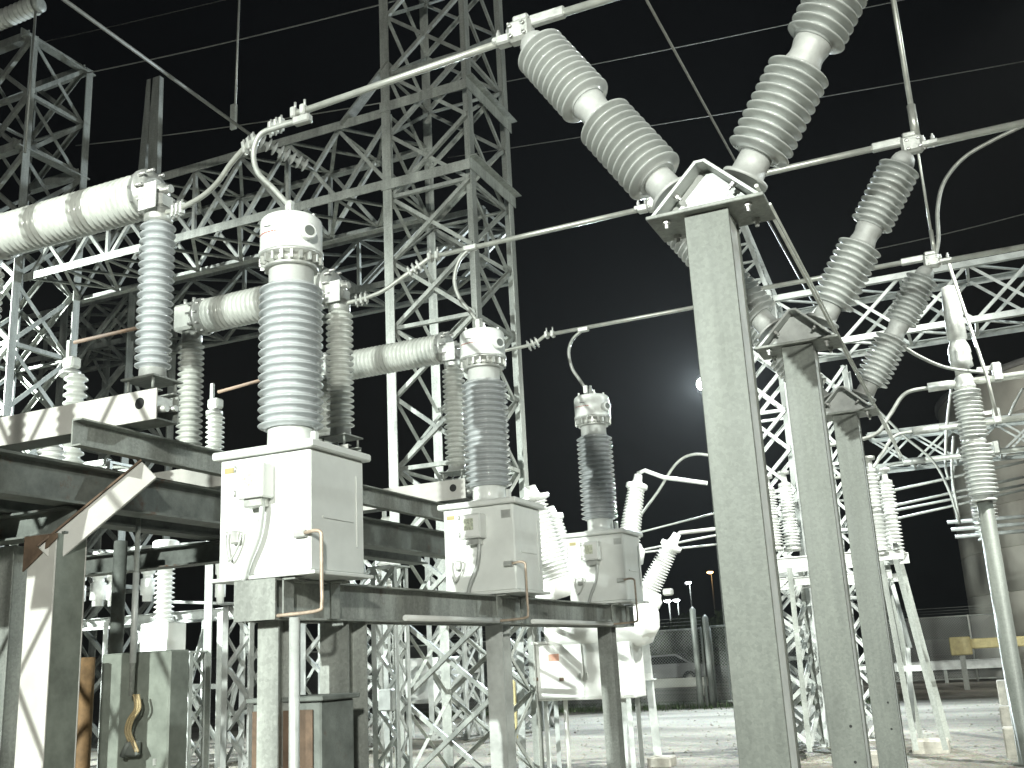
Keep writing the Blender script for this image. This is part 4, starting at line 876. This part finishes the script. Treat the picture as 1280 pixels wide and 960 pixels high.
wire('vertical drop onto the pale pipes', curve([u(1199, 560, Y=30), u(1191, 600, Y=30), u(1198, 655, Y=30)]), .04, 'wire', 'slack_lead', 'conductor', None, 8)

# insulator on the open tower top
a, b = u(-6, 28, Y=12.8), u(46, 6, Y=12.8)
t = thing('tower_insulator', 'pale horizontal insulator above the open tower top', 'insulator', (a + b) / 2)
d = (b - a).normalized(); G().lathe(a, d, sheds((b - a).length, 9, .14, .19), 24).obj('insulator', 'porc_lite', t); G().lathe(b, d, [(0, .17), (.08, .17), (.1, .08)], 20).obj('cap', 'galv_old', t)
G().cyl(b - d * .02 - V((0, 0, .1)), b - d * .02 - V((0, 0, 3.2)), .025, 8).obj('drop_rod', 'wire', t)

# ------------------------------------------------------------------ far yard: fence, gate, car, building, lamps, trees
gp = u(885, 884, Z=0); Yf = gp.y
def chain_mat():
    m = bpy.data.materials.new('chain link'); m.use_nodes = True; n = m.node_tree.nodes; l = m.node_tree.links
    b = n['Principled BSDF']; b.inputs['Base Color'].default_value = (.35, .36, .34, 1); b.inputs['Metallic'].default_value = .4; b.inputs['Roughness'].default_value = .5
    g = n.new('ShaderNodeTexCoord'); mp = n.new('ShaderNodeMapping'); l.new(g.outputs['Object'], mp.inputs[0]); mp.inputs['Rotation'].default_value = (0, R_(45), 0)
    sp = n.new('ShaderNodeSeparateXYZ'); l.new(mp.outputs[0], sp.inputs[0]); fs = []
    for ch in (0, 2):
        a = n.new('ShaderNodeMath'); a.operation = 'MULTIPLY'; a.inputs[1].default_value = 16; l.new(sp.outputs[ch], a.inputs[0])
        c = n.new('ShaderNodeMath'); c.operation = 'FRACT'; l.new(a.outputs[0], c.inputs[0])
        e = n.new('ShaderNodeMath'); e.operation = 'LESS_THAN'; e.inputs[1].default_value = .11; l.new(c.outputs[0], e.inputs[0]); fs.append(e)
    x = n.new('ShaderNodeMath'); x.operation = 'MAXIMUM'; l.new(fs[0].outputs[0], x.inputs[0]); l.new(fs[1].outputs[0], x.inputs[1])
    l.new(x.outputs[0], b.inputs['Alpha']); return m
M['chain'] = chain_mat()
def fence(label, xs, Y, h):
    t = thing('chain_link_fence', label, 'fence', ((xs[0] + xs[-1]) / 2, Y, 0), 'chain link fences')
    for x in xs: G().lathe((x, Y, 0), (0, 0, 1), [(0, .04), (h, .04), (h + .05, .01)], 10).obj('post', 'galv', t)
    for z in (h, .12): G().cyl((xs[0], Y, z), (xs[-1], Y, z), .026, 8).obj('rail', 'galv', t)
    for k in range(3): G().cyl((xs[0], Y + .04 + .08 * k, h + .12 + .1 * k), (xs[-1], Y + .04 + .08 * k, h + .12 + .1 * k), .006, 4).obj('barbed_wire', 'galv', t)
    for a, b in zip(xs, xs[1:]): G().prism([(a + .04, Y, .1), (b - .04, Y, .1), (b - .04, Y, h), (a + .04, Y, h)], (0, .004, 0)).obj('mesh_panel', 'chain', t)
fence('chain link fence with barbed wire left of the gate', [gp.x - 3 * k for k in range(11, -1, -1)], Yf, 2.2)
fence('chain link fence right of the gate behind the switch columns', [gp.x + 4 + 3 * k for k in range(0, 9)], Yf + 11, 2.3)
t = thing('fence_gate', 'pipe framed chain link gate beside the thick gate post', 'gate', (gp.x + 1.9, Yf + .1, 0))
for x in (gp.x + .25, gp.x + 1.95, gp.x + 3.6): G().cyl((x, Yf + .1, .12), (x, Yf + .1, 2.25), .035, 8).obj('stile', 'galv', t)
for z in (.14, 2.23): G().cyl((gp.x + .25, Yf + .1, z), (gp.x + 3.6, Yf + .1, z), .035, 8).obj('rail', 'galv', t)
G().prism([(gp.x + .25, Yf + .1, .14), (gp.x + 3.6, Yf + .1, .14), (gp.x + 3.6, Yf + .1, 2.23), (gp.x + .25, Yf + .1, 2.23)], (0, .004, 0)).obj('mesh_panel', 'chain', t)
for dx, h, lab in ((-.0, 2.75, 'thick grey gate post of the fence'), (.35, 2.5, 'second grey gate post beside the thick one')):
    tag(G().lathe((gp.x + dx - .15, Yf - .15, 0), (0, 0, 1), [(0, .09), (h, .09), (h + .08, .02)], 12).obj('gate_post', 'galv'), lab, 'post', 'gate posts')
# low pale barrier by the gate and guard rail
p = u(835, 872, Z=0); t = thing('low_barrier', 'low pale barrier board lying near the gate', 'barrier', p)
G().box(p + V((.2, 0, .50)), (2.6, .08, .32), bev=.02).obj('board', 'tan', t)
for dx in (-.9, 1.3): G().box(p + V((dx, .05, .2)), (.1, .1, .4)).obj('post', 'tan', t)
p = u(1200, 852, Z=0); t = thing('guard_rail', 'pale steel guard rail on short posts by the far fence', 'guard rail', p)
G().sect((p.x - 4, p.y - 1, .62), (p.x + 12, p.y - 1, .62), 'C', .32, .08, .02).obj('rail', 'galv_lite', t)
for k in range(6): G().box((p.x - 3 + 2.6 * k, p.y - .9, .34), (.12, .1, .68)).obj('post', 'galv', t)
p = u(1213, 840, Z=0); p = u(1215, 836, Y=36); t = thing('yellow_barrier', 'yellow bar barrier on posts before the tan tank', 'barrier', (p.x, 36, 0))
a, b = u(1190, 808, Y=36), u(1262, 806, Y=36)
G().box((a.x + .25, 36, a.z), (.62, .3, .55), bev=.03).obj('cap_block', 'yellow', t); G().box((a.x + 1.5, 36, a.z + .05), (2.0, .12, .3), bev=.03).obj('bar', 'yellow', t); G().box((b.x, 36, a.z), (.3, .3, .6), bev=.03).obj('cap_block', 'yellow', t)
for x in (a.x + .25, b.x): G().box((x, 36, (a.z - .27) / 2), (.16, .16, a.z - .27)).obj('post', 'galv', t)
# car outside the fence
p = u(832, 822, Y=52)
t = thing('parked_car', 'silver car parked outside the fence beyond the gate', 'car', (p.x, 52, 0))
cx, cy = p.x, 52
prof = [(-2.1, .35), (-2.15, .65), (-1.9, .85), (-1.05, .95), (-.45, 1.42), (.75, 1.45), (1.5, 1.0), (2.05, .92), (2.15, .6), (2.1, .35)]
G().prism([(cx + x, cy - .85, z + .02) for x, z in prof], (0, 1.7, 0)).obj('body', 'car', t)
G().prism([(cx - .95, cy - .856, 1.0), (cx + 1.35, cy - .856, 1.02), (cx + .7, cy - .856, 1.38), (cx - .42, cy - .856, 1.36)], (0, .004, 0)).obj('window', 'glass', t)
for x in (-1.35, 1.35):
    for y in (-.78, .78):
        wv = G().lathe((cx + x, cy + y - .1, .33), (0, 1, 0), [(0, .2), (.02, .33), (.18, .33), (.2, .2)], 16).obj('wheel', 'rubber', t)
        G().lathe((cx + x, cy + y - .115, .33), (0, 1, 0), [(0, .05), (.012, .18)], 12).obj('rim', 'cast', wv)
for y in (-.6, .6): G().box((cx - 2.13, cy + y, .66), (.06, .3, .14)).obj('headlight', 'glass', t)
# building
a = u(1206, 730, Y=46); R0 = 10
t = thing('storage_tank', 'huge pale tan round tank wall behind the far right posts', 'tank', (a.x + R0, 46, 0))
for k in range(7):
    G().lathe((a.x + R0, 46, 1.5 * k), (0, 0, 1), [(0, R0 - .03), (.03, R0), (1.47, R0), (1.5, R0 - .03)], 72).obj('wall_course', 'tan', t)
G().lathe((a.x + R0, 46, 10.5), (0, 0, 1), [(0, R0 + .1), (.2, R0 + .1), (1.2, R0 * .5), (1.6, .1)], 72).obj('roof', 'roofm', t)
# street lamps far off
M['far_lamp'] = emit('far lamp', (.9, .97, 1), 40); M['warm_lamp'] = emit('warm far lamp', (1, .55, .22), 14)
for k, (px, py, Y, m, lab) in enumerate(((835, 752, 120, 'far_lamp', 'far street lamp, left of a bright pair beyond the fence'), (846, 751, 120, 'far_lamp', 'far street lamp, right of a bright pair beyond the fence'), (861, 729, 140, 'far_lamp', 'single higher far street lamp beyond the gate'), (888, 716, 130, 'warm_lamp', 'orange far lamp low beyond the gate'))):
    p = u(px, py, Y=Y); t = thing('street_lamp', lab, 'street lamp', (p.x, p.y, 0), 'far street lamps')
    G().lathe((p.x, p.y + .4, 0), (0, 0, 1), [(0, .12), (p.z + .3, .06)], 8).obj('pole', 'galv', t); G().box((p.x, p.y, p.z + .2), (.5, 1.0, .18), bev=.04).obj('lamp_head', 'galv', t)
    o = G().lathe((p.x, p.y - .2, p.z + .09), (0, 0, -1), [(0, .42), (.12, .36), (.2, .15)], 12).obj('lamp_glass', 'white', t); o.data.materials[0] = M[m]
# dark trees on the skyline beyond the fence
def tree(x, y, h, rr, label):
    t = thing('tree', label, 'tree', (x, y, 0), 'trees beyond the fence')
    G().lathe((x, y, 0), (0, 0, 1), [(0, .22), (h * .3, .15), (h * .7, .05)], 8).obj('trunk', 'bark', t)
    g = G(); vs = []; fs = []
    for k in range(1500):
        z = random.uniform(.22, 1); r = rr * math.sqrt(random.random()) * math.sin(math.pi * min(.96, z * .8 + .12)) * random.uniform(.8, 1.1); an = random.uniform(0, 6.283)
        c = V((x + r * math.cos(an), y + r * math.sin(an), h * z)); e = V((random.gauss(0, 1), random.gauss(0, 1), random.gauss(0, 1))).normalized(); f = e.orthogonal().normalized(); s_ = random.uniform(.14, .3)
        i = len(vs); vs += [c - e * s_, c + f * s_ * .5, c + e * s_, c - f * s_ * .5]; fs.append((i, i + 1, i + 2, i + 3))
    add('crown', mesh('crown', [v - V((x, y, 0)) for v in vs], fs, 'leaf'), t, (x, y, 0))
for k, (px, Y, h, r) in enumerate(((800, 62, 3.2, 2.2), (862, 68, 3.8, 2.4), (915, 60, 3.6, 2.3), (740, 66, 4.0, 2.4))):
    p = u(px, 815, Y=Y); tree(p.x, Y, h, r, ('low dark bushy tree beyond the fence left of the car', 'dark tree beyond the fence behind the car', 'dark tree beyond the gate', 'dark tree behind the breaker cabinet')[k])
p = u(634, 890, Y=20); t = thing('yellow_rack', 'small yellow frame rack on the gravel seen beside the main tower foot', 'rack', (p.x, 20, 0))
zt_ = u(634, 846, Y=20).z
for sx in (-.18, .18): G().box((p.x + sx, 20, zt_ / 2), (.05, .05, zt_)).obj('post', 'yellow', t)
for k in range(4): G().box((p.x, 20, zt_ * (.25 + .24 * k)), (.33, .04, .05)).obj('rung', 'yellow', t)
# weeds along the fence
vs = []; fs = []
for k in range(1300):
    x = gp.x + random.uniform(-9, 5); y = Yf + random.gauss(-.3, .45) ; h = random.uniform(.06, .28); an = random.uniform(0, 6.28); dx, dy = math.cos(an) * .015, math.sin(an) * .015
    i = len(vs); vs += [(x - dx, y - dy, 0), (x + dx, y + dy, 0), (x + random.gauss(0, .06), y + random.gauss(0, .06), h)]; fs.append((i, i + 1, i + 2))
tag(add('weeds', mesh('weeds', vs, fs, 'grass'), None, (0, 0, 0)), 'thin green weeds growing along the foot of the fence', 'weeds', kind='stuff')
# loose stones on the gravel
vs = []; fs = []
for k in range(1400):
    x = random.uniform(-16, 3); y = random.uniform(11, 30); s_ = random.uniform(.015, .05); an = random.uniform(0, 3)
    i = len(vs); c, s2 = math.cos(an) * s_, math.sin(an) * s_
    s_ *= .6; vs += [(x + c, y + s2, -.003), (x - s2, y + c * 1.2, -.003), (x - c, y - s2, -.003), (x + s2, y - c, -.003), (x + c * .2, y, s_ * .9)]
    fs += [(i, i + 1, i + 4), (i + 1, i + 2, i + 4), (i + 2, i + 3, i + 4), (i + 3, i, i + 4)]
tag(add('loose_stones', mesh('loose_stones', vs, fs, 'gravel_stone'), None, (0, 0, 0)), 'loose pale stones scattered over the gravel yard', 'stones', kind='stuff')
# stand outside the frame whose post insulators throw the dark bands on the nearest breaker
t = thing('cantilever_stand', 'steel cantilever stand beside the photographer carrying two post insulators', 'stand', (-8.6, 3.4, 0))
G().sect((-9.0, 3.4, 3.13), (-5.95, 3.4, 3.13), 'I', .18, .16, .014).obj('arm', 'galv', t)
G().sect((-8.8, 3.4, 0), (-8.8, 3.4, 3.04), 'I', .22, .2, .016, ref=(0, 1, 0)).obj('column', 'galv', t)
for x, lab in ((-6.20, 'tall post insulator on the cantilever stand beside the photographer, next to the transformers'), (-6.66, 'tall post insulator on the cantilever stand beside the photographer, at its outer edge')):
    q = thing('post_insulator', lab, 'insulator', (x, 3.4, 3.23), 'post insulators on the cantilever stand beside the photographer')
    G().lathe((x, 3.4, 3.23), (0, 0, 1), [(0, .12), (.03, .12), (.031, .07), (.1, .065)], 20).obj('foot', 'cast', q)
    G().lathe((x, 3.4, 3.33), (0, 0, 1), sheds(2.9, 40, .06, .088), 20).obj('insulator', 'porc', q)
    G().lathe((x, 3.4, 6.23), (0, 0, 1), [(0, .07), (.08, .07), (.1, .03), (.2, .03)], 16).obj('cap', 'cast', q)

# lattice screen outside the frame: its crossed slats throw the diagonal shadows on the cream column
t = thing('lattice_screen', 'tall steel lattice screen beside the photographer throwing diagonal shadows on the cream column', 'screen', (-6.3, 3.3, 0))
X0, X1, Z0, Z1 = -7.7, -4.95, .5, 4.35
for x in (X0, X1): bar('leg', (x, 3.3, 0), (x, 3.3, Z1), .07, 'galv', t)
for z in (Z0, Z1): bar('rail', (X0, 3.3, z), (X1, 3.3, z), .05, 'galv', t)
for sg in (-1, 1):
    for c in range(-12, 13):
        xa = -6.3 + c * .62                       # slat x at mid height
        f = lambda z: xa + sg * (z - 2.4) * .62
        z_lo, z_hi = Z0, Z1
        zs = sorted(2.4 + sg * (x - xa) / .62 for x in (X0, X1)); z_lo = max(z_lo, zs[0]); z_hi = min(z_hi, zs[1])
        if z_hi - z_lo > .1: bar('slat', (f(z_lo), 3.3 + .02 * sg, z_lo), (f(z_hi), 3.3 + .02 * sg, z_hi), .036, 'galv', t, kind='box')

# ------------------------------------------------------------------ night haze
HZ = .00032
hb = tag(G().box((0, 0, 8.2), (1810, 1810, 18.4)).obj('haze', 'white'), 'thin night haze over the yard', 'haze', kind='stuff')
hm = bpy.data.materials.new('haze'); hm.use_nodes = True; hn = hm.node_tree.nodes; hn.clear()
ho = hn.new('ShaderNodeOutputMaterial'); pv = hn.new('ShaderNodeVolumePrincipled'); pv.inputs['Color'].default_value = (.92, .95, .95, 1); pv.inputs['Density'].default_value = HZ; pv.inputs['Anisotropy'].default_value = .3
hm.node_tree.links.new(pv.outputs[0], ho.inputs['Volume']); hb.data.materials[0] = hm
